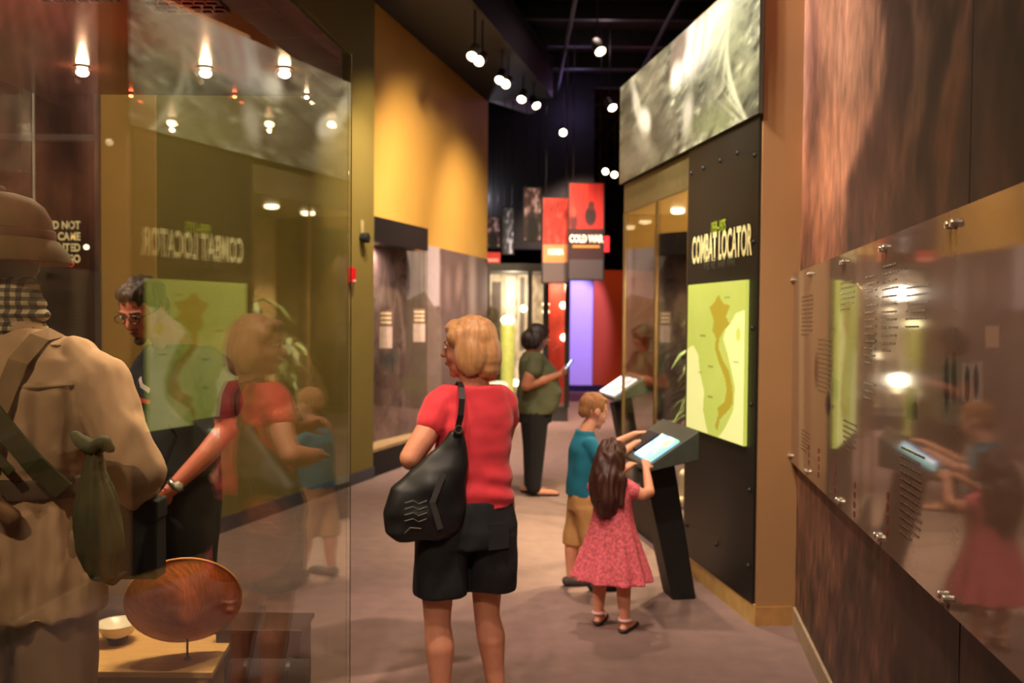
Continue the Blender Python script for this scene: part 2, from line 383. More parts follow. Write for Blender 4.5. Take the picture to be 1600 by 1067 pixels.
# right wall, textured mural
RA = (1.5,4.66); rd = Vector((-.157,-1,0)).normalized(); rn = Vector((-rd.y*-1, 0,0))
rn = Vector((-.9879,.155,0)).normalized()     # faces the corridor
def RW(t,h,off=0): return Vector((RA[0],RA[1],0)) + rd*t + rn*off + Vector((0,0,h))
q = RW(8,0)
struct('wall_right', MB().wall((RA[0],RA[1]+.02),(q.x,q.y),0,CEIL,.25), m_black, 'right hand wall carrying a brown rock and forest photo mural')
wr = bpy.data.objects['wall_right']
def rock(px,py,U,V,w=1.0,u0=0.0):
    X = (u0+U*w)*1.0; Y = V*5.6
    warp = fbm(X*1.1,Y*.7,3)*1.6
    st = fbm(X*5-Y*1.6+warp*2.0, Y*2.6+X*1.2, 11, 5); st2 = fbm(X*22-Y*7+warp*4, Y*8+X*3, 21, 4); big = fbm(X*1.5+.4,Y*.5,31,3)
    k = np.clip(.06+.95*(st-.3)+.35*(st2-.5)+.6*(big-.45),0,1)
    P = Pic(px,py,(66,46,38))
    sp_ = fbm(X*14+Y*3,Y*9-X*2,61,5); P.mixin(k*1.0,(140,96,74)); P.mixin((sp_-.5)*1.3,(150,98,72)); P.mixin((.47-sp_)*1.5,(52,36,32)); P.mixin((st2-.62)*1.2,(176,124,98)); P.mixin((.40-st)*3,(46,30,27)); P.mixin((fbm(X*9,Y*2,44)-.62)*2,(88,84,52))
    vis = (U*w+u0<3.9)
    wob = 16*(fbm(X*3,Y*3,9)-.5)*2
    def e(*a, **k): P.X = px+wob*2; P.ell(*a, **k); P.X = px
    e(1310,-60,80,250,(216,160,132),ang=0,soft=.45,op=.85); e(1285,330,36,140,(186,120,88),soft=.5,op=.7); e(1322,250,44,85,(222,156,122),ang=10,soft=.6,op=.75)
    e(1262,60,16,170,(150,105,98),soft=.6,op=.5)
    e(1412,20,24,230,(66,42,40),soft=.35,op=.9); e(1385,180,16,90,(76,48,46),ang=15,soft=.4,op=.8); e(1358,270,14,90,(70,42,40),ang=5,soft=.5,op=.8)
    e(1432,90,9,110,(140,104,84),soft=.5,op=.7); e(1410,290,52,110,(108,70,56),soft=.4,op=.6)
    e(1462,150,16,190,(56,36,30),soft=.35,op=.9); e(1494,190,20,140,(146,86,56),soft=.5,op=.6); e(1522,240,16,120,(62,40,32),soft=.5,op=.7); e(1580,130,34,160,(70,46,36),soft=.4,op=.65)
    e(1572,250,20,60,(128,80,54),soft=.6,op=.5)
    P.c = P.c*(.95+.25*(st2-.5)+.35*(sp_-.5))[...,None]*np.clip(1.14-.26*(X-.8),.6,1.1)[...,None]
    # streaky texture of tree bark below the board
    e(1310,800,46,60,(166,104,74),ang=30,soft=.8,op=.35); e(1420,960,60,50,(52,34,28),ang=35,soft=.7,op=.5)
    return P.c
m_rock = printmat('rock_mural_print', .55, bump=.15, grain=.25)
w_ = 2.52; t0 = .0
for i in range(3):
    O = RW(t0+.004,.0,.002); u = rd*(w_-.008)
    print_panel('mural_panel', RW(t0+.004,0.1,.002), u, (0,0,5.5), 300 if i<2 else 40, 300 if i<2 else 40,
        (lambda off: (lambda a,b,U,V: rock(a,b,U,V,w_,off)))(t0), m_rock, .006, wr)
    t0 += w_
struct('baseboard_right', MB().wall(tuple(RW(0,0,.0)[:2]), tuple(RW(8,0,.0)[:2]), 0,.10,-.022), mat('pale_baseboard',(170,150,118),.5), 'pale baseboard under the brown mural')

# combat wall (tan block + showcase beyond)
CA = Vector((1.282,4.63,0)); CB = Vector((.875,7.1,0)); cdv = (CB-CA).normalized(); cn = Vector((-cdv.y, cdv.x, 0)); LEN = (CB-CA).length
def CW(t,h,off=0): return CA + cdv*t + cn*off + Vector((0,0,h))
T1 = 1.03
mb = MB(); a = CW(0,0); b = CW(T1,0)
pts = [a, b, Vector((1.9,5.85,0)), Vector((1.9,4.66,0)), Vector((1.5,4.645,0))]
n_ = len(pts); mb.add([(p.x,p.y,0) for p in pts]+[(p.x,p.y,3.45) for p in pts], [tuple(range(n_)), tuple(range(n_,2*n_))]+[(i,(i+1)%n_,n_+(i+1)%n_,n_+i) for i in range(n_)])
struct('wall_right_far', mb, m_tan, 'tan painted block at the end of the map wall')
struct('baseboard_end', MB().wall((a.x,a.y),(1.5,4.645),0,.012,-.006).wall((a.x-.002,a.y),(1.5,4.645),0,.1,-.008), mat('tan_skirting',(168,124,70),.6), 'low tan skirting across the end of the map wall')
struct('trim_2', MB().wall(tuple(CW(-.0,0)[:2]), tuple(CW(T1,0)[:2]),.0,.112,.012), m_gold, 'tan plinth strip under the black map panel')

# violet / red end walls
V0 = at(888,500,19.6); V1 = at(926,500,19.6); V2 = at(958,500,19.4)
m_violet = mat('pale_violet_wall', (190,180,230), .8, nz=.03)
m_red = mat('red_wall', (170,66,22), .8, nz=.04)
struct('wall_end_violet', MB().box(V0.x-1.2,19.6,0, V1.x,19.8,2.62), m_violet, 'wall glowing violet at the far end of the corridor')
struct('wall_end_red', MB().box(V1.x,19.3,0, V2.x+1.2,19.8,2.62), m_red, 'red wall beside the violet one at the corridor end')
struct('baseboard_far', MB().box(V0.x-1.2,19.27,0, V2.x+1.2,19.3,.14), mat('dark_blue_trim',(30,24,60),.5), 'dark blue baseboard under the violet and red walls')
struct('wall_black_right', MB().box(2.28,14.0,0, 5,14.2,CEIL), m_black, 'black partition right of the red wall')
dk = thing('air_duct','pale grey round air duct under the ceiling beyond the yellow wall','duct',(0,0,0))
MB().tube([(-.9,13.6,5.15),(.4,15.4,5.15),(1.5,17.4,5.15)],.13,16).build('duct_pipe', mat('galvanised_duct',(120,116,124),.5,.3), dk, smooth=True)
for x_,y_ in ((-.4,14.3),(.9,16.3)): MB().tube([(x_,y_,5.2),(x_,y_,CEIL+.02)],.012,6).build('hanger', m_dark, dk)
struct('wall_black_left', MB().box(-6,15.2,2.75, 1.36,15.4,CEIL), m_black, 'black bulkhead above the far showcases')

# ================================================================== THE COMBAT WALL: photo mural, map panel, showcase
def soldiers(px,py,U,V):
    n1 = fbm(px/26,py/30,5); n2 = fbm((px+py*.6)/9,(py-px*.3)/22,8)
    n3 = fbm(px/5,py/9,12); P = Pic(px,py,(78,80,66)); P.mixin((n1-.4)*1.6,(140,140,116)); P.mixin((.47-n2)*4,(36,38,32)); P.mixin((n2-.58)*3.5,(176,178,150)); P.mixin((.45-n3)*1.5,(50,52,42))
    P.ell(1120,40,36,60,(206,210,190),20,.5,.7); P.ell(1085,75,22,48,(250,250,240),14,.45,1); P.ell(1066,82,11,42,(96,82,72),14,.4,.8); P.ell(1098,62,9,46,(150,110,100),8,.4,.7)
    P.ell(1098,64,5,36,(240,236,220),8,.4,.9); P.ell(1062,120,8,22,(230,230,214),10,.5,.9); P.ell(1080,180,8,34,(200,196,180),6,.5,.8)
    P.ell(1040,200,24,32,(70,68,58),0,.5,.7); P.ell(1025,130,20,50,(118,114,96),0,.5,.6)
    P.ell(1013,190,9,22,(226,228,212),-4,.35,.95); P.ell(1010,225,13,28,(150,148,128),-30,.5,.8); P.ell(1000,165,6,40,(216,216,200),-12,.4,.7)
    P.ell(1150,70,20,60,(110,114,84),15,.6,.6); P.ell(1165,130,16,60,(140,142,108),30,.6,.5); P.ell(1120,190,36,20,(120,128,88),-25,.5,.6)
    for i in range(9): P.ell(1150+i*5-20,60+i*17,2.6,38,(186,188,160),24-i*9,.6,.55)
    P.ell(990,250,24,26,(120,118,104),0,.5,.7); P.ell(985,170,8,60,(70,70,60),0,.5,.6)
    return P.c
m_print = printmat('satin_print', .45)
mural = print_panel('photo_mural', CW(LEN+.01,2.65,.012), -cdv*(LEN+.03), (0,0,.76), 220, 90, soldiers, m_print, .025)
tag(mural, 'long black and white photo mural of soldiers in foliage above the map panel', 'mural')
pn = thing('wall_map', 'black wall panel headed combat locator with a green map given its own glow', 'panel', tuple(CW(.5,.112,.0)))
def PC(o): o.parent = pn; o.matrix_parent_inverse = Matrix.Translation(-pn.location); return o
mb = MB(); a = CW(.012,0,.002); b = CW(T1,0,.002); mb.wall((a.x,a.y),(b.x,b.y),.112,2.65,.014)
PC(mb.build('backboard', mat('black_panel_print',(19,18,14),.5,nz=.3,scale=3)))
right = -cdv; up = (0,0,1)
m_cream = mat('cream_lettering',(236,226,160),.6); m_lime = mat('lime_lettering',(150,170,40),.6); m_dim = mat('grey_lettering',(74,72,56),.6)
def on(px,py,off=.018): q = onl(px,py,CA,CB); return q + cn*off
PC(text('title_lettering','COMBAT LOCATOR', m_cream, on(1129,386), right, up, .225, bold=.03, sx=.42))
PC(text('date_lettering','1959–1975', m_lime, on(1127,355), right, up, .09, bold=.03, sx=.55))
PC(text('subtitle_lettering','THE VIETNAM WAR', m_dim, on(1128,411), right, up, .085, bold=.02, sx=.62))
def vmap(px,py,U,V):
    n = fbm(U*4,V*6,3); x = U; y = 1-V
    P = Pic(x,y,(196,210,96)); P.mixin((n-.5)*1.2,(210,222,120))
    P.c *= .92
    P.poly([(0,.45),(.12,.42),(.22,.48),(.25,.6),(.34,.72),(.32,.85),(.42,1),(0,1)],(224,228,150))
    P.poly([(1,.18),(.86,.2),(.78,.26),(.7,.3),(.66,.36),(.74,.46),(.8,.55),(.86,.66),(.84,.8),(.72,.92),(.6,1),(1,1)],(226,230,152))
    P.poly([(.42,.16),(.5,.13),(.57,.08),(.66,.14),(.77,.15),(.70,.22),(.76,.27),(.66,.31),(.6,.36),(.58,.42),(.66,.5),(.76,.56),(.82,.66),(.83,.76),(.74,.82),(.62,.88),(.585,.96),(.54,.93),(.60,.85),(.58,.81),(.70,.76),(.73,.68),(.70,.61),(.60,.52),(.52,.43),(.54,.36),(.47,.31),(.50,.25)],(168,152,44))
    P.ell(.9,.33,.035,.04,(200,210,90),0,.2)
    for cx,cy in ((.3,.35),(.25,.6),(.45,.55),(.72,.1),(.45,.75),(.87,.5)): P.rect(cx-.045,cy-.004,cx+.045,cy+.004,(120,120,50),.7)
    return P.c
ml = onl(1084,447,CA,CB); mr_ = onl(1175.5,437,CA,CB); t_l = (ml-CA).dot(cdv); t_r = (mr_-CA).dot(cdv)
mp = print_panel('map_board', CW(t_l,.925,.017), -cdv*(t_l-t_r), (0,0,.88), 90, 150, vmap, printmat('map_print_glow',.5,es=.55,grain=.03), .02); PC(mp)  # map print glows by itself in place of spotlight falling on it
rv = MB().ell((0,0,0),.012,.012,.012,seg=8,rings=5).mesh('rivet')
for t,h in [(.06,2.45),(.06,2.0),(.06,1.55),(.06,1.15),(.06,.7),(.06,.3),(.98,.3),(.5,.3),(.28,2.5),(.52,2.5),(.78,2.5),(.98,2.5)]:
    o = link('rivet', rv, mat('dark_rivet',(30,28,24),.6), None, tuple(CW(t,h,.018))); PC(o)

# showcase in the wall beyond the panel
sc = thing('wall_showcase', 'tall glass showcase set in the wall left of the map panel', 'showcase', tuple(CW(1.8,0,0)))
def SCp(o): o.parent = sc; o.matrix_parent_inverse = Matrix.Translation(-sc.location); return o
def cwslab(t0,t1,h0,h1,o0,o1):
    mb = MB(); vs = [CW(t,h,o) for h in (h0,h1) for (t,o) in ((t0,o0),(t1,o0),(t1,o1),(t0,o1))]
    return mb.add(vs,[(3,2,1,0),(4,5,6,7),(0,1,5,4),(1,2,6,5),(2,3,7,6),(3,0,4,7)])
D = -.95
m_in = mat('showcase_brown',(110,88,60),.8,nz=.3,scale=2)
SCp(cwslab(T1+.03,LEN,0,.28,0,D).build('plinth', mat('showcase_plinth',(40,34,26),.6)))
SCp(cwslab(T1+.03,LEN,2.42,2.65,0,D).build('header', mat('header_olive',(92,80,48),.5)))
def jungle(px,py,U,V):
    n = fbm(U*9,V*9,14,5); n2 = fbm(U*3,V*4,15); P = Pic(U,V,(150,122,82)); P.mixin((n-.45)*2,(200,168,108)); P.mixin((.5-n2)*2.2,(96,80,56)); return P.c
SCp(print_panel('back_panel', CW(LEN,.28,D+.02), -cdv*(LEN-T1-.03), (0,0,2.14), 60, 80, jungle, m_print, .01))
SCp(cwslab(T1+.02,T1+.05,.28,2.42,-.01,D).build('side_panel', m_in))
SCp(cwslab(T1+.05,LEN-.015,.29,2.42,-.004,-.014).build('glass_pane', m_glass))
SCp(cwslab(LEN-.01,LEN,.29,2.42,-.02,D).build('glass_pane', m_glass))
pm = cwslab(0,.018,.28,2.42,.002,-.02)
for t in (T1+.03, 1.7, LEN-.018):
    SCp(cwslab(t,t+.016,.28,2.42,.003,-.02).build('mullion', mat('bronze_edge',(120,98,62),.35,.6)))
lamp_me = MB().lathe([(.0,0),(.05,0),(.05,-.02),(.03,-.03),(.0,-.03)],12).mesh('downlight')
for px_,py_ in ((1040,315),(1052,352),(1010,352)):
    t = 1.25 if py_<330 else 1.65 if px_>1030 else 2.1
    o = link('downlight', lamp_me, m_bulb, None, tuple(CW(t,2.415,-.3))); SCp(o)
for t_ in (1.3,1.9,2.35):
    q_ = CW(t_,2.36,-.35); spot(q_.x,q_.y,q_.z,q_.x+.05,q_.y,.3,380,(1,.78,.5),size=100,rad=.03)
# palms and gear inside
def palm(name,label,loc,h,nl,seed,group=None):
    rr = random.Random(seed); t = thing(name,label,'plant',loc,group=group)
    st = MB()
    for k in range(4):
        a = rr.uniform(0,6.3); st.tube([(0.03*math.cos(a),.03*math.sin(a),0),(.06*math.cos(a),.06*math.sin(a),h*.5),(.05*math.cos(a),.05*math.sin(a),h*.85)],[.014,.011,.007],6)
    st.build('stem', mat('palm_stem',(90,92,44),.6), t)
    lf = MB()
    for k in range(nl):
        a = rr.uniform(0,6.3); z = rr.uniform(.35,.95)*h; L = rr.uniform(.22,.42); wd = rr.uniform(.014,.03); dx,dy = math.cos(a),math.sin(a)
        p = [Vector((dx*L*f*.9, dy*L*f*.9, z+L*(.55*f-.95*f*f))) for f in (0,.35,.7,1)]
        n = Vector((-dy,dx,0)); ww = [.3*wd,wd,wd*.8,.002]
        vs = []; 
        for q,wk in zip(p,ww): vs += [q-n*wk, q+n*wk+Vector((0,0,.003))]
        lf.add(vs,[(0,1,3,2),(2,3,5,4),(4,5,7,6)])
    tag(lf.build('foliage', mat('palm_green',(62,78,34),.55,nz=.3), t), kind='stuff')
    MB().lathe([(.09,0),(.12,.02),(.13,.16),(.12,.16),(.0,.15)],14).build('base', mat('dark_soil',(50,38,26),.9), t)
    return t
palm('potted_palm','leafy green palm in the showcase nearest the map panel',tuple(CW(1.36,.28,-.6)),1.35,90,1,'palms in the wall showcase')
palm('potted_palm','leafy green palm in the middle of the wall showcase',tuple(CW(1.80,.28,-.6)),1.5,100,2,'palms in the wall showcase')
palm('potted_palm','leafy green palm at the far end of the wall showcase',tuple(CW(2.2,.28,-.55)),1.2,80,3,'palms in the wall showcase')
# crouching display figure reduced to pack, rifle and boots as seen
pk = thing('field_pack','brown canvas field pack slung on a stand inside the wall showcase','backpack',tuple(CW(1.25,.28,-.3)))
MB().lathe([(.14,0),(.14,.015),(.02,.02),(.018,.55),(.0,.56)],16).build('stand', m_dark, pk)
b_ = MB(); b_.ell((0,0,.72),.17,.13,.22); b_.ell((.0,.02,.9),.14,.12,.09); b_.ell((-.16,0,.66),.07,.07,.12); b_.ell((.16,0,.66),.07,.07,.12)
b_.skin('pack_body', mat('brown_canvas',(112,74,44),.9,nz=.25), pk, .012, 2, folds(.012,9,9,5))
MB().tube([(-.07,-.12,.88),(-.08,-.16,.7),(-.07,-.12,.55)],.014,6).build('strap', mat('strap_tan',(140,110,66),.8), pk); MB().tube([(.07,-.12,.88),(.08,-.16,.7),(.07,-.12,.55)],.014,6).build('strap', mat('strap_tan',(140,110,66),.8), pk)
for i,(t_,lb) in enumerate(((1.5,'pale boot on the showcase floor nearer the map panel'),(1.62,'pale boot on the showcase floor farther from the map panel'))):
    bt = thing('boot',lb,'boot',tuple(CW(t_,.28,-.2)),.6, group='boots in the wall showcase')
    k = MB(); k.cap((0,.0,.05),.04,(0,.15,.035),.035); k.cap((0,0,.05),.042,(0,-.01,.22),.045); k.skin('upper', mat('pale_leather',(176,160,128),.7), bt,.008,2)
    MB().box(-.042,-.05,0,.042,.19,.02).build('sole', m_black, bt, bevel=.005)

# ================================================================== PLEXI BOARD ON THE RIGHT WALL
pb = thing('information_board', 'long milky acrylic board of text and photographs bolted to the brown mural', 'sign', tuple(RW(1.5,1.3,0)))
def PB(o): o.parent = pb; o.matrix_parent_inverse = Matrix.Translation(-pb.location); return o
def RT_(px,py,off=0):
    q1 = RW(0,0); q2 = RW(3,0); q = onl(px,py,(q1.x,q1.y),(q2.x,q2.y)); return q
tn = 4.2
def board(px,py,U,V):
    n = fbm(U*5,V*3,51); P = Pic(px,py,(138,110,90)); P.mixin((n-.4)*1.0,(152,124,100))
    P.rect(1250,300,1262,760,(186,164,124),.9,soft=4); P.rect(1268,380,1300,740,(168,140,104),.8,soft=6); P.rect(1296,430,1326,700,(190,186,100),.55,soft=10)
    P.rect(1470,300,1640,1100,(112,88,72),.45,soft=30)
    # photographs
    P.ell(1280,578,3,24,(58,40,44),0,.4,.9); P.ell(1311,608,5,14,(86,104,60),0,.4,.7); P.ell(1298,632,4,16,(40,34,52),0,.4,.9)
    P.rect(1362,521,1379,564,(44,38,44),.9,soft=2); P.ell(1371,545,3,8,(190,170,150),0,.4,.8)
    P.rect(1422,610,1441,656,(34,30,32),.9,soft=2)
    P.rect(1478,570,1512,660,(120,104,92),.8,soft=2); P.ell(1487,600,4,40,(40,34,36),0,.3,.9); P.ell(1499,590,4,32,(50,42,42),0,.3,.9)
    P.rect(1510,565,1546,628,(156,140,122),.8,soft=2); P.ell(1520,600,4,26,(44,36,38),0,.3,.9); P.ell(1534,596,4,24,(50,42,42),0,.3,.9)
    P.rect(1548,508,1572,545,(186,150,120),.8,soft=2)
    return P.c
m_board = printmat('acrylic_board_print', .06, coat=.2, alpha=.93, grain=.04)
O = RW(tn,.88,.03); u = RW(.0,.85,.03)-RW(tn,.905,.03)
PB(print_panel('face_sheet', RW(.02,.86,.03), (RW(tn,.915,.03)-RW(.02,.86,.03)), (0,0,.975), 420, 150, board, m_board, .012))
# rows of print, flat on the board
rows = MB()
def dash(t,h,wd,hh=.006,off=.0435):
    sl = -.055*(t/4.2)*-1
    h = h + .055*(t/4.2)
    a = RW(t,h,off); b = RW(t+wd,h,off); rows.add([a,b,b+Vector((0,0,hh)),a+Vector((0,0,hh))],[(0,1,2,3)])
rr = random.Random(5)
for (t0_,tw,h0,nr,lh) in [(.3,.3,1.70,10,.02),(.75,.3,1.5,12,.02),(1.2,.24,1.72,6,.02),(1.62,.16,1.72,13,.024),(1.85,.17,1.74,12,.024),(1.62,.16,1.36,3,.024),(1.30,.22,1.2,6,.02),(2.1,.2,1.2,12,.022),(.35,.22,1.06,6,.018),(2.12,.2,1.66,6,.022)]:
    for i in range(nr):
        x = t0_
        while x < t0_+tw*(.95 if i<nr-1 else .6):
            l = rr.uniform(.014,.034); dash(x, h0-i*lh, l, lh*.26); x += l+.006
PB(tag(rows.build('small_print', mat('dark_ink',(112,88,72),.3)), 'rows of fine print too blurred to read', kind='stuff'))
red = MB()
for t_,h_ in ((.55,1.0),(.8,1.02),(1.15,1.02),(1.5,1.0),(1.95,1.05)):
    for k in range(4):
        a = RW(t_,h_-k*.035,.0435); red.add([a+Vector((0,0,0)),a+rd*.022,a+rd*.022+Vector((0,0,.022)),a+Vector((0,0,.022))],[(0,1,2,3)])
PB(tag(red.build('red_marks', mat('red_ink',(150,50,40),.6)), 'small red marks in short columns', kind='stuff'))
bme = MB().lathe([(.011,0),(.011,.012),(.009,.016),(.0,.017)],12).mesh('standoff_bolt')
m_steel = mat('brushed_steel',(210,200,180),.25,.9,nz=.05)
rot = Vector((0,0,1)).rotation_difference(rn).to_euler()
for t_ in (.03,.52,.56,1.25,1.29,1.85,1.89,2.5,2.54):
    for h_ in (.89,1.80):
        o = link('standoff_bolt', bme, m_steel, None, tuple(RW(t_,h_+.055*(t_/4.2)-.0,.041))); o.rotation_euler = rot; PB(o)

# ================================================================== READING KIOSKS
def kiosk(name,label,cx,cy,rz,toph,screens,group=None):
    t = thing(name,label,'kiosk',(cx,cy,0),rz,group)
    # local: +Y towards the wall (high edge), X along the wall
    MB().add([(-.085,-.02,0),(.085,-.02,0),(.085,.12,0),(-.085,.12,0),(-.085,-.19,toph-.18),(.085,-.19,toph-.18),(.085,-.02,toph-.12),(-.085,-.02,toph-.12)],
        [(3,2,1,0),(4,5,6,7),(0,1,5,4),(1,2,6,5),(2,3,7,6),(3,0,4,7)]).build('leg', m_black, t, bevel=.006)
    s0,s1 = -.25,.04; z0,z1 = toph-.10,toph+.09
    MB().add([(-.3,s0,z0-.03),(.3,s0,z0-.03),(.3,s1,z1-.16),(-.3,s1,z1-.16),(-.3,s0,z0),(.3,s0,z0),(.3,s1,z1),(-.3,s1,z1)],
        [(3,2,1,0),(4,5,6,7),(0,1,5,4),(1,2,6,5),(2,3,7,6),(3,0,4,7)]).build('desk_top', mat('grey_green_laminate',(66,72,62),.35), t, bevel=.005)
    sl = math.atan2(z1-z0,s1-s0)
    for (x0,x1,y0,y1,kind,fn) in screens:
        def pt(x,y,o=.002): f = y/(math.hypot(s1-s0,z1-z0)); return Vector((x, s0+(s1-s0)*f, z0+(z1-z0)*f)) + Vector((0,-math.sin(sl),math.cos(sl)))*o
        Oo = pt(x0,y0); o = print_panel(kind, Oo, pt(x1,y0)-Oo, pt(x0,y1)-Oo, 40,24, fn, printmat('backlit_screen',.3,es=2.2,grain=.0) if kind=='screen' else m_print, .012, t)
    return t
def scr(px,py,U,V):
    n = fbm(U*5,V*4,61); P = Pic(U,V,(120,160,190)); P.mixin((n-.45)*3,(230,240,250)); P.mixin((U-.55)*3*(n>.4),(110,170,130)); P.rect(.05,.08,.5,.2,(240,245,255)); P.rect(.6,.6,.92,.9,(180,200,120)); return P.c
def scr2(px,py,U,V):
    n = fbm(U*5,V*4,65); P = Pic(U,V,(250,240,230)); P.mixin((n-.5)*4,(190,150,170)); P.rect(.5,.1,.9,.5,(230,150,120)); return P.c
def book(px,py,U,V): return Pic(U,V,(24,28,36)).rect(.1,.2,.8,.3,(60,64,76)).c
ang = math.atan2(-cn.y,-cn.x)-PI/2
kiosk('reading_kiosk','black slanted reading kiosk with a glowing screen that two children lean over',.93,5.13,ang,.90,[(.0,.27,.03,.23,"screen",scr),(-.22,-.04,.06,.22,"booklet",book)])
k2 = kiosk('reading_kiosk','farther reading kiosk with pale pages beyond the boy',1.12,8.35,ang,.98,[(-.25,.22,.02,.28,'screen',scr2)])

# ================================================================== THE LEFT GLASS SHOWCASE
g = Vector((math.sin(R(6.75)), math.cos(R(6.75)), 0)); gn = Vector((g.y,-g.x,0))
G1 = Vector((-.607,3.37,0)); G0 = G1 - g*2.85; H1 = Vector((-1.80,3.37,0)); H0 = H1 - g*2.85
gc = thing('glass_showcase','large walk-round glass showcase with a lit dark canopy in the left foreground','showcase',(-1.3,2.0,0))
def GC(o): o.parent = gc; o.matrix_parent_inverse = Matrix.Translation(-gc.location); return o
def quadbox(ps,z0,z1):
    n=len(ps); return MB().add([(p.x,p.y,z0) for p in ps]+[(p.x,p.y,z1) for p in ps],[tuple(range(n)),tuple(range(n,2*n))]+[(i,(i+1)%n,n+(i+1)%n,n+i) for i in range(n)])
def inset(k): 
    c=(G0+G1+H0+H1)/4; out=[]
    for a,b,c_ in ((G1,-gn,Vector((0,-1,0))),(G0,-gn,g),(H0,gn,g),(H1,gn,Vector((0,-1,0)))): out.append(a+b*k+c_*k)
    return out
GC(quadbox([G1,G0,H0,H1],0,.12).build('deck', mat('deck_brown',(52,40,34),.6)))
m_can = mat('canopy_sheen',(112,66,54),.2,.55,nz=.15,scale=3)
GC(quadbox(inset(.03),2.41,2.58).build('canopy', m_can))
def pane(A,B,z0,z1,t): return GC(MB().wall((A.x,A.y),(B.x,B.y),z0,z1,t).build('glass_pane', m_glass))
pane(G0,G1,.12,2.575,.008); pane(G1+Vector((-.008,-.008,0)),H1+Vector((.008,-.008,0)),.12,2.575,.008); pane(H1-g*.01,H0,.12,2.575,.008)
m_edge = mat('polished_glass_edge',(170,176,164),.2,.3)
GC(MB().box(-.004,-.004,.12,.004,.004,2.575).build('edge_strip', m_edge, loc=(H1.x+.004,H1.y+.004,0)))
GC(MB().box(-.0015,-.0015,.12,.0015,.0015,2.575).build('edge_strip', mat('amber_glass_edge',(70,58,30),.2,.3), loc=(G1.x,G1.y+.004,0)))
# canopy vents
for cx,cy,nx_ in ((-1.12,2.26,7),(-.86,2.34,5)):
    v = GC(MB().box(cx-.10,cy-.08,2.402,cx+.10,cy+.08,2.41).build('vent_plate', mat('vent_bronze',(78,52,46),.3,.5)))
    sm = MB().box(-.011,-.006,-.003,.011,.006,0).mesh('slot')
    for i in range(6):
        for j in range(5): link('slot', sm, m_black, v, (cx-.078+i*.031+(.012 if j%2 else 0), cy-.062+j*.03, 2.4015))
# halogen lamps under the canopy
def halogen(name,label,x,y,z,group=None,red=False,r=.022):
    t = thing(name,label,'lamp',(x,y,z),group=group)
    MB().lathe([(r*1.3,0),(r*1.3,-.004),(r*.9,-.006),(.0,-.006)],14).build('housing', mat('bronze_lamp',(90,66,50),.3,.6), t)
    b = MB().ell((0,0,-.005-r*.6),r*.9,r*.9,r*.6).build('bulb', emat('red_glow',(255,90,50),16) if red else emat('halogen_hot',(255,222,170),60), t, smooth=True)
    return t
for (px_,lb,x_) in ((132,'left bright halogen lamp under the showcase canopy',-1.42),(320,'middle bright halogen lamp under the showcase canopy',-1.015),(445,'right bright halogen lamp under the showcase canopy beside the glass edge',-.755)):
    halogen('halogen_lamp',lb,x_,2.97,2.41,'halogen lamps under the canopy')
for (px_,lb,rd_) in ((205,'small red-orange lamp at the far left edge of the canopy',True),(366,'small faint lamp in the middle of the far canopy edge',True),(478,'small orange lamp at the right of the far canopy edge',False)):
    halogen('canopy_lamp',lb,(px_-800)/1400*3.31,3.315,2.41,'small lamps along the far canopy edge',rd_,.009)
for x_,tx_,ty_,tz_,pw_ in ((-1.42,-1.30,2.35,1.1,22),(-1.015,-1.08,2.9,.5,64),(-.755,-1.05,2.95,.5,60)):
    spot(x_,2.93,2.36,tx_,ty_,tz_,pw_,(1,.76,.48),size=95,rad=.02)
point(-1.42,2.97,2.365,.5,(1,.55,.35),.01); point(-1.015,2.97,2.365,.5,(1,.5,.3),.01); spot(-1.3,2.35,1.98,-1.25,2.3,2.41,9,(1,.12,.06),130,1,.03); spot(-1.0,2.7,2.1,-.95,2.6,2.41,5,(1,.12,.06),130,1,.03)  # the two red upward spots are added to tint the canopy, without fixtures
spot(-1.3,1.05,2.33,-1.25,2.35,1.1,40,(1,.76,.48),size=70,rad=.02)

# ---- things standing in it
pd = thing('display_plinth','pale wooden display block carrying the conical hat','plinth',(-1.24,3.05,.12))
MB().add([(-.30,-.20,.31),(.285,-.20,.31),(.245,.20,.31),(-.30,.20,.31),(-.30,-.20,.33),(.285,-.20,.33),(.245,.20,.33),(-.30,.20,.33)],[(3,2,1,0),(4,5,6,7),(0,1,5,4),(1,2,6,5),(2,3,7,6),(3,0,4,7)]).build('top_board', mat('pale_birch',(206,160,98),.5,nz=.08,scale=8,stretch=(1,8,1)), pd, bevel=.002)
MB().add([(-.29,-.19,0),(.265,-.19,0),(.225,.19,0),(-.29,.19,0),(-.29,-.19,.31),(.265,-.19,.31),(.225,.19,.31),(-.29,.19,.31)],[(3,2,1,0),(4,5,6,7),(0,1,5,4),(1,2,6,5),(2,3,7,6),(3,0,4,7)]).build('body', mat('birch_side',(176,128,74),.6), pd)
ch = thing('conical_hat','orange-brown woven conical hat tilted on a thin rod stand','hat',(-1.075,2.93,.45))
ax = Vector((.24,-.80,-.42)).normalized(); mt = Vector((0,0,1)).rotation_difference(ax).to_matrix(); hc = Vector((0,0,.205))
m_straw = mat('orange_straw',(212,104,44),.55,nz=.22,scale=30,stretch=(1,9,1),bump=.3)
prof = [(.182,0),(.176,.006),(.14,.034),(.10,.062),(.06,.086),(.03,.10),(.012,.108),(.0,.109)]
mb = MB(); mb.lathe(prof+[(.0,.101),(.06,.078),(.14,.026),(.178,-.002),(.182,0)],48,mt.to_4x4()); mb.v=[tuple(Vector(v)+hc) for v in mb.v]
mb.build('woven_cone', m_straw, ch, smooth=True)
rim = MB(); pts=[hc+mt@Vector((.181*math.cos(2*PI*k/40),.181*math.sin(2*PI*k/40),0)) for k in range(41)]; rim.tube(pts,.0045,6); rim.build('rim', mat('rim_cane',(214,140,78),.5), ch, smooth=True)
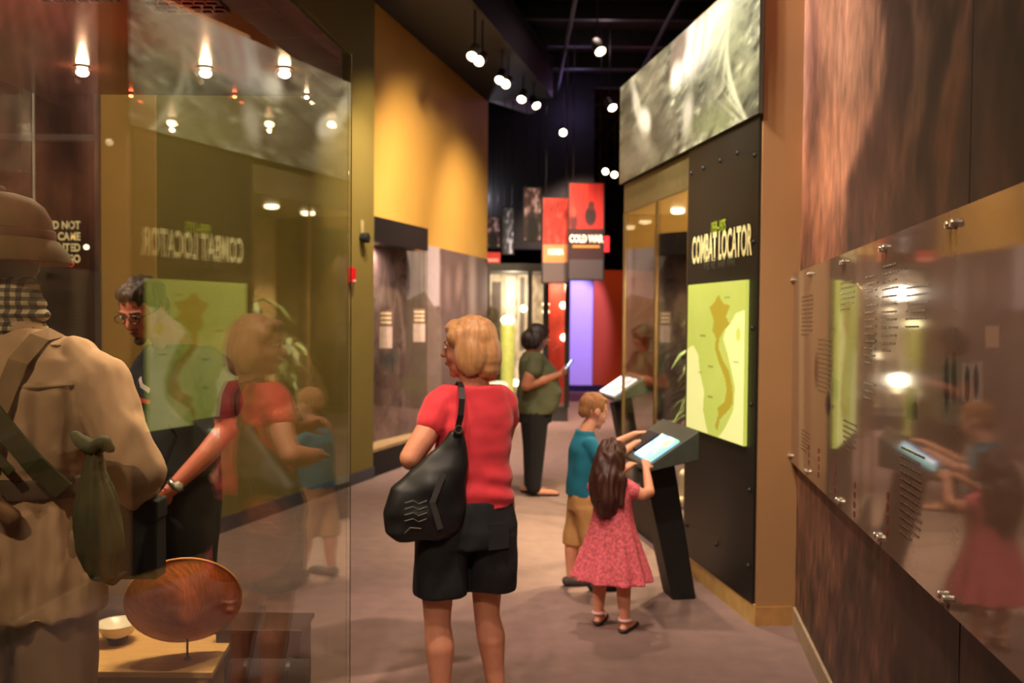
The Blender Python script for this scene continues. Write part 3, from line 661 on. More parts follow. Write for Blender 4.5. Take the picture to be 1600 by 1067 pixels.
rings = MB()
for f in (.85,.68,.52,.36,.2):
    rings.tube([hc+mt@Vector((.178*f*math.cos(2*PI*k/36),.178*f*math.sin(2*PI*k/36),.111*(1-f)+.001)) for k in range(37)],.0012,4)
tag(rings.build('hoop_lines', mat('straw_line',(150,72,30),.6), ch), kind='stuff')
MB().tube([(0,.03,0),(0,.03,.15)],.004,8).build('rod', m_dark, ch); MB().lathe([(.012,0),(.012,.004),(.0,.004)],16).build('foot', m_dark, ch, loc=(0,.03,0))
bw = thing('enamel_bowl','small white enamel bowl on a dark foot at the left of the display block','bowl',(-1.37,3.10,.45))
MB().lathe([(.03,0),(.035,.02),(.0,.02)],18).build('foot', m_dark, bw)
MB().lathe([(.02,.02),(.05,.035),(.07,.07),(.074,.074),(.068,.07),(.045,.04),(.0,.032)],24).build('bowl_body', mat('white_enamel',(226,214,190),.25,coat=.4,nz=.03), bw, smooth=True)
cst = thing('dark_chest','dark brown slatted chest on the showcase floor behind the roll','chest',(-.88,3.2,.12))
for i in range(3): MB().box(-.15+i*.1,-.09,0,-.056+i*.1,.09,.36).build('slat', mat('dark_walnut',(44,27,22),.6,nz=.2), cst, bevel=.003)
MB().box(-.155,-.095,.36,.155,.095,.378).build('lid', mat('dark_walnut_lid',(38,24,20),.5,nz=.2), cst, bevel=.003)
rl = thing('bed_roll','dark rolled blanket lying in front of the slatted chest','blanket',(-.80,2.95,.12))
MB().tube([(-.13,0,.29),(.13,0,.29)],.045,24).build('roll', mat('charcoal_wool',(46,38,40),.9,nz=.2), rl, smooth=True)
for x in (-.07,.07): MB().tube([(x-.007,0,.29),(x+.007,0,.29)],.048,24).build('strap', m_dark, rl)
MB().box(-.13,-.05,0,.13,.05,.245).build('stand', m_black, rl, bevel=.004)

# ---- mannequin, seen from behind
mn = thing('mannequin','soldier mannequin seen from behind in khaki jacket, checked scarf and pith helmet','mannequin',(-1.30,2.35,.12), 0)
m_khaki = mat('khaki_cotton',(186,148,114),.9,nz=.10,scale=7)
m_khaki2 = mat('khaki_trousers',(152,120,90),.9,nz=.12,scale=7)
mq = MB()
mq.ell((-.03,.01,1.62),.072,.09,.105); mq.cap((-.03,.06,1.55),.04,(-.03,.07,1.53),.035); mq.cap((-.03,-.02,1.6),.058,(-.02,0,1.42),.062); mq.ell((.045,.01,1.61),.012,.022,.035); mq.ell((-.105,.01,1.61),.012,.022,.035)
mq.cap((-.03,.1,1.60),.012,(-.03,.112,1.58),.014)
mq.loft([(0,0,.8,.14,.1),(0,0,1.1,.13,.09),(0,0,1.4,.16,.09)])
for sx in (-1,1):
    mq.chain([((sx*.17,0,1.34),.05),((sx*.30,-.02,1.08),.042),((sx*.20,.2,1.0),.03)])
    mq.ell((sx*.18,.25,1.0),.022,.05,.04)
    for k in range(4): mq.chain([((sx*(.185-.004*k),.28,1.03-.018*k),.010),((sx*(.165-.004*k),.32,1.03-.018*k),.009),((sx*(.14),.31,1.02-.018*k),.008)],8)
    mq.chain([((sx*.18,.24,1.03),.011),((sx*.15,.28,1.05),.009)],8)
    mq.chain([((sx*.09,0,.85),.085),((sx*.1,.01,.45),.055),((sx*.105,-.01,.08),.04)]); mq.cap((sx*.105,-.02,.04),.035,(sx*.11,.14,.03),.03)
mq.skin('body', mat('grey_mannequin',(96,74,62),.6), mn, .010, 3)
j = MB()
j.loft([(0,0,.70,.225,.15),(0,0,.80,.215,.145),(0,0,.93,.19,.13),(0,0,1.0,.175,.12),(0,0,1.06,.17,.115),(0,0,1.15,.19,.125),(0,-.005,1.28,.205,.13),(0,-.005,1.36,.19,.115),(-.01,0,1.41,.14,.09),(-.01,0,1.44,.085,.07)],40)
for sx in (-1,1):
    j.chain([((sx*.15,0,1.36),.062),((sx*.215,-.01,1.30),.078),((sx*.28,-.03,1.18),.076),((sx*.325,-.03,1.07),.072),((sx*.27,.10,1.0),.066),((sx*.22,.19,.99),.055)])
def jf(c):
    a = .012*noise.noise(Vector((c.x*16,c.y*9,c.z*4))) + .006*noise.noise(Vector((c.x*34,c.y*20,c.z*14)))
    if abs(c.x)<.2 and c.z<1.30 and c.y<0: a += .007*math.sin(c.x*95+2*noise.noise(Vector((0,0,c.z*4))))*(1 if c.z>1.08 or c.z<.98 else .3)
    return a
j.skin('jacket', m_khaki, mn, .008, 2, jf)
MB().tube([(-.19,-.085,1.30),(-.15,-.113,1.297),(-.1,-.126,1.295),(0,-.132,1.292),(.1,-.126,1.295),(.15,-.113,1.297),(.19,-.085,1.30)],.004,6).build('yoke_seam', mat('seam_khaki',(150,120,84),.9), mn)  # yoke seam as a thin cord in darker khaki
# shoulder flaps and collar
cl = MB().loft([(-.02,0,1.40,.10,.085),(-.02,0,1.45,.088,.08),(-.02,.0,1.46,.08,.07)],32); cl.skin('collar', m_khaki, mn, .008,2)
sc_ = MB()
for k,(z,rx,ry) in enumerate(((1.44,.100,.095),(1.475,.103,.098),(1.505,.095,.092),(1.53,.086,.086),(1.555,.078,.08))): sc_.ell((-.025,-.0,z),rx,ry,.026,seg=24)
so = sc_.skin('scarf', None, mn, .007, 2, folds(.010,22,22,16))
m = bpy.data.materials.new('check_scarf'); m.use_nodes = True; nt = m.node_tree; bb = nt.nodes['Principled BSDF']; bb.inputs['Roughness'].default_value=.9
tc = nt.nodes.new('ShaderNodeTexCoord'); sp = nt.nodes.new('ShaderNodeSeparateXYZ'); nt.links.new(tc.outputs['Object'], sp.inputs[0])
def stripes(sock,fr,ph=0):
    a = nt.nodes.new('ShaderNodeMath'); a.operation='MULTIPLY_ADD'; a.inputs[1].default_value=fr; a.inputs[2].default_value=ph; nt.links.new(sock,a.inputs[0])
    b = nt.nodes.new('ShaderNodeMath'); b.operation='FRACT'; nt.links.new(a.outputs[0],b.inputs[0])
    c = nt.nodes.new('ShaderNodeMath'); c.operation='GREATER_THAN'; c.inputs[1].default_value=.5; nt.links.new(b.outputs[0],c.inputs[0]); return c.outputs[0]
s1 = stripes(sp.outputs[0],46); s2 = stripes(sp.outputs[2],46); ad = nt.nodes.new('ShaderNodeMath'); ad.operation='ADD'; nt.links.new(s1,ad.inputs[0]); nt.links.new(s2,ad.inputs[1])
hf = nt.nodes.new('ShaderNodeMath'); hf.operation='MULTIPLY'; hf.inputs[1].default_value=.5; nt.links.new(ad.outputs[0],hf.inputs[0])
cr = nt.nodes.new('ShaderNodeValToRGB'); cr.color_ramp.interpolation='CONSTANT'; cr.color_ramp.elements[0].color=(*lin((190,170,134)),1); cr.color_ramp.elements[1].position=.75; cr.color_ramp.elements[1].color=(*lin((24,22,22)),1)
e_ = cr.color_ramp.elements.new(.3); e_.color=(*lin((92,84,72)),1); nt.links.new(hf.outputs[0],cr.inputs[0]); nt.links.new(cr.outputs[0],bb.inputs['Base Color']); so.data.materials.append(m)
tr = MB()
for sx in (-1,1): tr.chain([((sx*.085,0,.86),.115),((sx*.10,0,.6),.105),((sx*.105,0,.35),.09),((sx*.108,0,.12),.08)])
tr.skin('trousers', m_khaki2, mn, .010, 2, folds(.016,14,10,5,7))
MB().loft([(0,0,1.005,.183,.128),(0,0,1.06,.178,.124)],36).skin('belt', mat('dark_canvas_belt',(72,58,42),.8), mn, .008,1)
m_ol = mat('olive_cloth',(56,60,26),.85,nz=.18,scale=9)
# webbing braces
def ribbon(pts,w,th=.006,nrm=None):
    mb = MB(); P=[Vector(p) for p in pts]; vs=[]
    for i,p in enumerate(P):
        d=(P[min(i+1,len(P)-1)]-P[max(i-1,0)]).normalized(); nn=Vector(nrm) if nrm else Vector((0,-1,0)); s_=d.cross(nn).normalized()
        vs += [p-s_*w/2, p+s_*w/2, p+s_*w/2+nn*th, p-s_*w/2+nn*th]
    fs=[]
    for i in range(len(P)-1):
        a=i*4
        for k in range(4): fs.append((a+k,a+(k+1)%4,a+4+(k+1)%4,a+4+k))
    fs += [(0,1,2,3),(len(vs)-4,len(vs)-3,len(vs)-2,len(vs)-1)]
    return mb.add(vs,fs)
ribbon([(.10,.02,1.43),(.095,-.06,1.42),(.075,-.125,1.36),(.03,-.148,1.22),(-.02,-.14,1.08)],.05).build('brace_strap', mat('webbing_tan',(134,104,70),.85), mn)
ribbon([(-.19,.0,1.43),(-.14,-.10,1.42),(-.05,-.15,1.33),(.05,-.160,1.21),(.13,-.155,1.11),(.19,-.13,1.04)],.05,.010).build('bag_strap', m_ol, mn)
ribbon([(-.20,-.06,1.38),(-.12,-.145,1.30),(-.02,-.162,1.20),(.08,-.165,1.09)],.018,.010).build('bag_strap', m_ol, mn)
MB().chain([((-.17,-.13,1.0),.03),((-.08,-.155,1.045),.035),((.02,-.16,1.02),.03),((.07,-.16,.98),.02)]).skin('pouch_flap', mat('brown_webbing',(120,84,54),.85,nz=.25), mn, .008,2,folds(.01,20,20,20))
hm = thing('pith_helmet','olive pith helmet with a top button worn by the khaki mannequin','hat',(-1.345,2.355,1.735))
m_hel = mat('helmet_olive',(92,80,44),.85,nz=.12,scale=10)
mb = MB().lathe([(.124,.055),(.124,.085),(.118,.115),(.102,.146),(.075,.168),(.04,.178),(.0,.181),(.0,.17),(.07,.16),(.112,.11),(.116,.06)],40); mb.v=[(x,y*1.15,z) for x,y,z in mb.v]; mb.build('crown', m_hel, hm, smooth=True)
mb = MB().lathe([(.120,.062),(.135,.055),(.156,.028),(.168,.0),(.166,-.005),(.15,.018),(.118,.05)],40); mb.v=[(x,y*1.18,z) for x,y,z in mb.v]; mb.build('brim', m_hel, hm, smooth=True)
mb = MB().lathe([(.126,.052),(.129,.058),(.128,.08),(.124,.084),(.12,.07)],40); mb.v=[(x,y*1.15,z) for x,y,z in mb.v]; mb.build('hat_band', mat('band_brown',(84,62,38),.8), hm, smooth=True)
MB().ell((0,0,.186),.016,.016,.012).build('button', m_hel, hm, smooth=True)
bd = thing('cloth_bundle','dark green knotted cloth bundle hanging behind the mannequin','bag',(-1.0,2.16,.955))
b_ = MB(); b_.loft([(0.01,0,.0,.02,.02),(0.01,0,.02,.036,.035),(.008,0,.07,.052,.045),(.0,0,.13,.054,.045),(-.005,0,.2,.042,.038),(-.01,0,.26,.026,.024),(-.01,0,.31,.016,.016)],24)
b_.skin('bag_body', m_ol, bd, .006, 2, lambda c: .004*math.sin(math.atan2(c.y,c.x)*9+2*c.z*8)+.005*noise.noise(c*14))
k = MB(); k.ell((-.01,0,.32),.03,.025,.02); k.chain([((-.01,0,.32),.018),((.02,-.015,.335),.02),((.035,-.01,.32),.012)]); k.chain([((-.01,0,.32),.018),((-.04,.0,.335),.018),((-.055,0,.35),.013)])
k.skin('knot', m_ol, bd, .006, 2)
MB().chain([((0,0,.01),.012),((.03,.01,-.005),.014),((.055,.02,.01),.006)]).skin('tie_end', m_ol, bd, .004,1)
bx = thing('map_case','black boxy leather case hanging at the mannequin elbow beside the cloth bundle','case',(-1.005,2.42,.885))
MB().box(-.055,-.03,0,.055,.04,.21).build('case_body', mat('black_leather',(12,11,10),.8,nz=.2), bx, bevel=.006)
MB().box(-.058,-.034,.16,.058,.044,.215).build('flap', mat('black_leather_flap',(15,13,12),.8), bx, bevel=.006)
MB().tube([(-.05,0,.2),(-.06,-.02,.32),(-.02,-.01,.42)],.007,6).build('strap', m_dark, bx)

# ================================================================== DARK GALLERY BEHIND THE SHOWCASE (far left)
fr = thing('window_frame_display','tall black glazed display with a grey frame left of the olive wall','display case',(-3.3,5.9,0))
def FR(o): o.parent = fr; o.matrix_parent_inverse = Matrix.Translation(-fr.location); return o
xr = (161-800)/1400*5.95
FR(MB().box(xr-.03,5.9,0,xr+.01,5.98,4.2).build('post', m_grey)); FR(MB().box(-5.6,5.9,0,-5.55,5.98,4.2).build('post', m_grey))
zt = at(80,216,5.94).z
FR(MB().box(-5.6,5.9,zt-.02,xr-.03,5.96,zt+.02).build('rail', m_grey)); FR(MB().box(-5.6,5.9,0,xr-.03,5.96,.12).build('rail', m_grey))
FR(MB().box(-5.55,5.925,.12,xr-.03,5.935,zt-.02).build('glass_pane', m_glass)); FR(MB().box(-5.55,5.925,zt+.02,xr-.03,5.935,4.2).build('glass_pane', m_glass))
tp = thing('text_panel','black board with large cream words in the dark display behind the mannequin','sign',(-3.6,7.0,1.3))
MB().box(-.8,0,0,.30,.05,1.4).build('board', m_black, tp)
for i,s_ in enumerate(('DID NOT','WE CAME','WANTED','TO GO')):
    q = at(103,352+i*17.5,6.98)
    o = text('lettering', s_, mat('amber_glow_lettering',(226,196,138),.6,emis=(226,196,138),es=.9), (0,0,0),(1,0,0),(0,0,1),.085,ext=.002,bold=.03,sx=.78,align='RIGHT'); o.location = (at(124,352,6.98).x+3.6, -.004, q.z-1.3); o.parent = tp  # letters given their own glow to stand out against the reflections
dl = MB().ell((0,0,0),.02,.02,.02).mesh('indicator')
for (px_,py_,Y,c_,lb) in ((32,271,8.0,(255,70,60),'tiny red light high in the dark display'),(135,386,6.9,(255,200,170),'small warm lamp at the right of the cream words'),(110,412,6.9,(255,60,50),'small red lamp under the cream words')):
    q = at(px_,py_,Y); t = thing('pin_lamp', lb, 'lamp', tuple(q), group='pin lamps in the dark display'); link('bulb', dl.copy(), emat('pin_glow_%d'%px_,c_,6), t, None, True); MB().tube([(0,0,.018),(0,0,CEIL-q.z+.02)],.004,5).build('cord', m_black, t)
gb = thing('green_box_case','low case with a dull green box in the dark display','display case',(-3.95,8.0,0))
MB().box(-.5,0,0,.5,.4,.75).build('body', mat('dark_case_body',(30,30,30),.6), gb); MB().box(-.5,.0,.75,.5,.4,1.35).build('glass_hood', m_glass, gb)
MB().box(.1,.1,.75,.3,.3,1.2).build('green_box', mat('dull_green',(58,84,40),.6), gb, bevel=.01)  # dull green box under the glass hood
# knob and fire pull on the olive wall
def OW(px,py,off=0): q = onl(px,py,OA,OB); return q
on_ = Vector((OB[1]-OA[1], -(OB[0]-OA[0]),0)).normalized()
q = OW(563,372)+on_*.001; kb = thing('wall_speaker','small black round wall fitting near the edge of the olive wall','speaker',tuple(q))
rq = Vector((0,0,1)).rotation_difference(on_)
o = MB().lathe([(.03,0),(.03,.03),(.05,.035),(.05,.08),(.03,.09),(.0,.09)],16).build('body', m_black, kb); o.rotation_euler = rq.to_euler()
MB().box(-.014,-.01,.05,.014,.01,.17).build('aerial', mat('pale_plastic',(150,130,80),.6), kb, loc=tuple(on_*.02))
q = OW(546,430)+on_*.001; fp = thing('fire_alarm','small red fire alarm box on the olive wall below the black fitting','alarm',tuple(q))
mm = Matrix.Rotation(math.atan2(on_.y,on_.x)+PI/2,4,'Z')
MB().box(-.035,-.05,-.07,.035,0,.07,mm).build('housing', mat('alarm_red',(200,24,30),.35), fp, bevel=.004); MB().box(-.025,-.054,-.06,.025,-.05,-.045,mm).build('label_strip', mat('alarm_white',(220,210,200),.5), fp)

# ================================================================== SHOWCASE BEFORE THE YELLOW WALL
P0 = Vector((OB[0]+.005,OB[1]+.02,0)); odir = Vector((OB[0]-OA[0],OB[1]-OA[1],0)).normalized(); P1 = P0 + odir*1.3
wc = thing('low_showcase','glass fronted showcase with black canopy in front of the yellow wall mural','showcase',tuple(P0))
def WC(o): o.parent = wc; o.matrix_parent_inverse = Matrix.Translation(-wc.location); return o
def yq(p): # point on yellow wall opposite
    return p - on_*.42
def prism(a,b,c,d,z0,z1): return quadbox([a,b,c,d],z0,z1)
WC(prism(P0,P1,P1-on_*.2,P0-on_*.32,0,.24).build('base', m_black))
WC(prism(P0-on_*.02,P1-on_*.02,P1-on_*.2,P0-on_*.32,.24,.27).build('deck', mat('sand_deck',(196,160,112),.8)))
q0=P0; mb=MB(); 
WC(prism(P0,P1,P1-on_*.2,P0-on_*.32,2.33,2.58).build('canopy', mat('canopy_black',(26,25,26),.5)))
WC(MB().wall((P0.x,P0.y),(P1.x,P1.y),.27,2.33,.008).build('glass_pane', m_glass)); WC(MB().wall((P1.x,P1.y),tuple((P1-on_*.2)[:2]),.27,2.33,.008).build('glass_pane', m_glass))
def war(px,py,U,V):
    n = fbm(px/14,py/26,71); n2 = fbm(px/6,py/12,73,5); P = Pic(px,py,(120,92,90)); P.mixin((n-.45)*2,(166,142,136)); P.mixin((.47-n2)*3,(82,62,60))
    P.rect(632,300,662,470,(178,166,172),.85,soft=3); P.rect(660,300,687,480,(196,180,186),.85,soft=3)
    P.poly([(632,470),(662,455),(690,500),(690,620),(632,640)],(120,100,88),.8); P.rect(687,300,775,640,(92,70,68),.75,soft=3)
    P.ell(737,450,6,60,(176,156,154),0,.6,.8); P.ell(716,440,5,26,(170,136,130),4,.5,.6); P.ell(698,450,5,28,(160,130,124),0,.5,.5); P.ell(722,480,3,20,(140,110,104),0,.5,.5)
    for i,x in enumerate((598,606,616,624)): P.ell(x,440+i*14,2.6,50,(168,140,132),8*(-1)**i,.5,.5)
    P.ell(606,560,12,16,(60,70,72),0,.5,.6); P.ell(640,600,20,12,(128,116,80),0,.5,.6); P.ell(603,545,6,8,(180,120,110),0,.5,.5)
    return P.c
yl = (Vector((YB[0],YB[1],0))-Vector((YA[0],YA[1],0))).length
a = Vector((YA[0],YA[1],0))+yn*.004+ydir*.55; yl -= .56
wm = print_panel('photo_mural', a, ydir*yl, (0,0,2.47), 260,140, war, printmat('matte_print',.85), .012)
tag(wm,'brownish wartime photo mural under the yellow wall','mural')
def sign(name,label,px,py,Y,w,h):
    q = at(px,py,Y); t = thing(name,label,'label',tuple(q),group='hanging caption cards in the yellow wall showcase')
    MB().box(-w/2,0,-h/2,w/2,.008,h/2).build('card', mat('pinkish_card',(196,168,156),.6), t)
    for k in range(3): MB().box(-w*.42,-.002,h/2+.03+k*.045,w*.42,.0,h/2+.055+k*.045).build('print_line', mat('cream_print',(226,196,160),.6), t)
    MB().box(-w/2,.001,h/2,w/2,.006,h/2+.17).build('header_card', mat('brown_card',(120,92,80),.6), t)
    MB().tube([(0,.004,h/2+.17),(0,.004,2.33-q.z)],.002,5).build('wire', m_dark, t)
sign('caption_card','left pinkish caption card behind the glass by the olive wall',603,527,9.12,.13,.22)
sign('caption_card','right pinkish caption card behind the glass, nearer the woman in red',655,520,9.95,.13,.2)

# ================================================================== FAR EXHIBITS
m_post = mat('grey_steel_post',(72,70,68),.4,.5)
fs = thing('far_showcase','bright glazed showcase with grey posts behind the woman in green','showcase',(.3,13.6,0))
def FS(o): o.parent = fs; o.matrix_parent_inverse = Matrix.Translation(-fs.location); return o
X = lambda px,Y: (px-800)/1400*Y
xa,xb,xc = X(762,14.0), X(838,13.8), X(852,13.8)
FS(MB().box(xa,13.75,0,X(888,13.8),15.0,.22).build('base', mat('showcase_base_grey',(60,56,54),.6)))
FS(MB().box(xa,13.75,2.30,X(888,13.8),15.0,2.42).build('canopy', m_post))
for p0,p1 in ((824,831),(848,857),(882,890),(762,765)): FS(MB().box(X(p0,13.8),13.74,.22,X(p1,13.8),13.82,2.3).build('post', m_post))
FS(MB().box(xa,13.775,.24,X(885,13.8),13.785,2.3).build('glass_pane', m_glass))
def disp(px,py,U,V):
    n = fbm(U*7,V*9,81); P = Pic(U,V,(196,176,150)); P.mixin((n-.45)*3,(240,226,206)); P.mixin((.42-n)*4,(110,84,70)); P.rect(.05,.55,.2,.95,(80,64,60),.8); P.rect(.3,.6,.45,.98,(244,232,220),.9); P.rect(.55,.4,.62,.98,(90,80,78),.8); P.rect(.7,.2,.95,.6,(236,220,200),.8); return P.c
FS(print_panel('back_panel', (xa,14.9,.22), (X(852,14.9)-xa,0,0), (0,0,2.08), 60,80, disp, m_print,.01))
FS(MB().box(X(857,14.3),14.3,.22,X(884,14.3),14.34,2.3).build('red_panel', mat('bright_red_panel',(206,52,36),.7)))
dm = MB().ell((0,0,0),.055,.04,.055).mesh('display_lamp')
fl_sp = [(880,477,14.2),(881,527,14.2),(853,475,14.0),(853,487,14.0),(818,482,13.95),(832,548,13.9),(852,531,14.0),(806,598,13.9)]
for i,(a_,b__,Y) in enumerate(fl_sp):
    o = link('display_lamp', dm, emat('display_glow',(255,224,180),8), None, tuple(at(a_,b__,Y)), True)
    FS(o)
# pillar lamp and figures inside
pl = thing('pillar_lamp','yellow green lit column with a bright bulb on top behind the woman in red','lamp',(X(793,13.2),13.2,0))
hh = at(793,500,13.2).z
MB().lathe([(.12,0),(.12,.04),(.09,.06),(.10,hh*.5),(.11,hh-.1),(.09,hh-.06),(.0,hh-.06)],20).build('column', mat('celadon_column',(170,176,90),.4,emis=(190,190,80),es=.2), pl, smooth=True)
MB().ell((0,0,hh),.10,.10,.07).build('bulb', emat('hot_bulb',(255,236,170),6), pl, smooth=True)
sh = thing('low_vitrine','small pale domed vitrine beside the lit column','vitrine',(X(779,12.6),12.6,0))
MB().box(-.18,-.18,0,.18,.18,.5).build('base', m_dark, sh); MB().lathe([(.17,.5),(.17,.6),(.13,.68),(.0,.7)],18).build('dome', mat('pale_dome',(220,206,190),.3), sh, smooth=True)
dr = thing('dark_drapery','dark mottled camouflage netting hanging at the corner of the yellow wall','netting',(X(771,13.75),13.75,0))
MB().loft([(0,0,.1,.10,.05),(0,0,.7,.13,.05),(0,0,1.4,.11,.05),(0,0,1.75,.06,.04)],20).skin('net', mat('camo_net',(70,62,40),.9,nz=.5,scale=20), dr,.02,2,folds(.05,9,9,6))
# banners
def banner(name,label,x0,y0,x1,y1,Y,fn,words,col2,ty,sub=None):
    a = at(x0,y1,Y); b = at(x1,y0,Y); t = thing(name,label,'banner',(a.x,Y,a.z),group='hanging banners')
    wv = b.x-a.x; hv = b.z-a.z
    MB().box(-.02,.0,-.02,wv+.02,.03,hv+.02).build('backing', m_black, t)
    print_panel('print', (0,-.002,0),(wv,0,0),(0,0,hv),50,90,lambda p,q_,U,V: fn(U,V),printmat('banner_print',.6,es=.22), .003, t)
    for x in (.1*wv,.9*wv): MB().tube([(x,.015,hv),(x,.015,CEIL-a.z+.02)],.006,5).build('cable', m_dark, t)
    if words:
        text('lettering',words,mat('banner_white',(255,240,214),.6,emis=(255,240,214),es=.7),(wv/2,-.01,hv*ty),(1,0,0),(0,0,1),wv*.30,bold=.04,sx=.62,parent=t)
        MB().box(wv*.1,-.008,hv*(ty-.09),wv*.9,-.004,hv*(ty-.065)).build('underline', mat('banner_gold',(220,130,50),.6,emis=(220,130,50),es=.4), t)
    return t
def b1(U,V):
    n = fbm(U*6,V*10,91); P = Pic(U,V,(196,40,30)); P.mixin((n-.5)*3,(236,92,66)); P.mixin((.42-n)*4,(110,24,20)); P.rect(0,.22,1,.45,(236,170,110),.75); P.rect(0,0,1,.24,(96,80,76)); return P.c
def b2(U,V):
    n = fbm(U*8,V*3,95); P = Pic(U,V,(206,40,30)); P.mixin((n-.5)*2,(236,70,46)); P.ell(.62,.66,.17,.10,(54,20,20),0,.2); P.ell(.64,.77,.09,.045,(90,34,28),0,.2); P.ell(.12,.6,.12,.1,(90,24,22),0,.3); P.ell(.12,.7,.08,.05,(190,70,50),0,.3)
    P.rect(0,0,1,.53,(34,18,18),.9); P.rect(0,0,1,.20,(74,62,62)); return P.c
banner('hanging_banner','left red hanging banner with a fiery band above the corridor',848,310,889,441,12.6,b1,'KOREA',None,.36)
banner('hanging_banner','right taller red hanging banner showing dark figures over white words',889,287,943,436,12.2,b2,'COLD WAR',None,.42)
def b3(U,V):
    n=fbm(U*4,V*7,97); P=Pic(U,V,(60,66,70)); P.mixin((n-.42)*3,(214,220,226)); P.rect(0,0,.2,1,(40,34,34),.7); return P.c
def b4(U,V):
    n=fbm(U*4,V*7,99); P=Pic(U,V,(70,40,40)); P.mixin((n-.45)*3,(210,180,176)); P.ell(.5,.2,.4,.3,(24,20,20),0,.3); return P.c
banner('hanging_banner','narrow bluish white hanging banner over the far showcase',786,325,802,396,14.5,b3,None,None,0)
banner('hanging_banner','pale photo banner with a dark lower half left of the red banners',819,294,845,375,13.6,b4,None,None,0)
banner('hanging_banner','small dark picture banner farthest left over the far showcase',762,340,780,385,15.0,b4,None,None,0)
q = at(770,404,14.2); rs = thing('red_sign','small red lit sign above the far showcase','sign',tuple(q)); MB().box(-.12,0,-.1,.12,.04,.1).build('panel', mat('sign_red',(180,40,34),.6,emis=(200,50,40),es=.5), rs); MB().tube([(0,.02,.1),(0,.02,CEIL-q.z+.02)],.006,5).build('cable', m_dark, rs); MB().box(-.09,-.004,-.05,.09,0,.0).build('pale_band', mat('pale_band',(230,150,130),.6,emis=(230,150,130),es=.4), rs)
q = at(945,381,18.6); rs = thing('red_beacon','small glowing red lamp on the black partition above the red wall','lamp',tuple(q)); MB().box(-.09,0,-.16,.09,.06,.16).build('glowing_box', emat('red_beacon',(255,50,50),2.2), rs); MB().tube([(0,.03,.16),(0,.03,CEIL-q.z)],.012,6).build('stem', m_dark, rs)

# ================================================================== TRACK LIGHTS
def fixture(label,px,py,Y,aim,pos=None,rr_=.06,group='ceiling track spotlights'):
    q = Vector(pos) if pos else at(px,py,Y)
    t = thing('track_light',label,'spotlight',tuple(q),group=group)
    d = Vector(aim).normalized(); m4 = Vector((0,0,1)).rotation_difference(d).to_matrix().to_4x4()
    MB().lathe([(.03,-.20),(.055,-.17),(rr_*1.05,-.02),(rr_*1.15,0.0),(rr_*1.15,.012),(rr_,.012),(rr_,.0),(.0,-.0)],16,m4).build('housing', m_dark, t, smooth=False)
    MB().lathe([(rr_*.95,.002),(rr_*.6,.012),(.0,.016)],16,m4).build('lens', m_bulb, t)
    MB().tube([tuple(-d*.12),tuple(-d*.12+Vector((0,0,.12))),(-d.x*.12,-d.y*.12,CEIL-q.z+.02)],.010,6).build('stem', m_dark, t)
    return q
for a_ in (('nearest spotlight over the yellow wall',738,88,9.6,(-.2,-.7,-.8)),('second spotlight over the yellow wall',781,125,11.0,(-.2,-.7,-.8)),('third spotlight over the corridor, one of a pair',815,155,12.2,(-.2,-.7,-.8)),
    ('fourth spotlight at the right of the pair',838,165,12.6,(.3,-.6,-.7)),('high spotlight over the corridor aimed at the map wall',938,80,9.8,(.3,-.7,-.9)),('spotlight beside the top of the photo mural',957,168,12.0,(.3,-.7,-.8)),
    ('lone bright spotlight above the red banners',880,207,14.5,(0,-.9,-.5)),('larger of two low spotlights near the mural edge',960,273,16.5,(-.1,-.9,-.3)),('smaller of two low spotlights near the mural edge',946,268,17.2,(-.1,-.9,-.3)),
    ('spotlight twin just right of the nearest one',748,95,9.9,(-.3,-.8,-.5)),('spotlight twin just right of the second one',790,131,11.3,(-.3,-.8,-.5))):
    fixture(*a_)
for i,(p_,lb) in enumerate((((-3.8,-5,4.4),'spotlight behind the viewer reflected highest in the showcase glass'),((-6.6,-8,4.4),'spotlight behind the viewer reflected lower left in the glass'),((-5.0,-8.2,4.4),'spotlight behind the viewer reflected lower right in the glass'))):
    fixture(lb,0,0,0,(0.2,.9,-.4),pos=p_)

point(X(800,14.2),14.25,2.0,30,(1,.85,.66)); point(X(870,14.2),14.1,2.1,20,(1,.7,.5)); point(X(800,14.2),14.3,.7,14,(1,.85,.66))

# ================================================================== PEOPLE
m_lips = mat('lips',(158,74,66),.5); m_eye = mat('eye_white',(220,210,200),.3); m_iris = mat('dark_iris',(40,28,22),.3)
def V3(*a): return Vector(a)
def headM(c, yaw, pitch, s, roll=0): return Matrix.Translation(c) @ Euler((0,0,R(yaw))).to_matrix().to_4x4() @ Matrix.Rotation(R(-pitch),4,'X') @ Matrix.Rotation(R(roll),4,'Y') @ Matrix.Scale(s,4)
def hE(b,M,c,r):
    s = M.to_scale()[0]; b.ell(M@Vector(c), r[0]*s, r[1]*s, r[2]*s, M.to_3x3().normalized())
def hC(b,M,a,ra,c,rc): s = M.to_scale()[0]; b.cap(M@Vector(a),ra*s,M@Vector(c),rc*s)
def head(b,M,child=False):
    hE(b,M,(0,-.07,.12),(.325,.40,.375)); hE(b,M,(0,.10,-.06),(.265,.27,.34)); hE(b,M,(0,.12,-.28),(.20,.21,.17)); hE(b,M,(0,.25,-.40),(.10,.08,.075))
    for x in (-1,1):
        hE(b,M,(x*.15,.22,-.12),(.10,.10,.10)); hE(b,M,(x*.325,-.03,-.02),(.035,.085,.12)); hC(b,M,(x*.05,.335,.085),.035,(x*.2,.285,.09),.03)
    if child: hC(b,M,(0,.33,.02),.03,(0,.385,-.09),.042)
    else: hC(b,M,(0,.335,.05),.034,(0,.425,-.09),.05); hE(b,M,(-.045,.37,-.10),(.035,.04,.03)); hE(b,M,(.045,.37,-.10),(.035,.04,.03))
    hE(b,M,(0,.335,-.225),(.10,.04,.05))
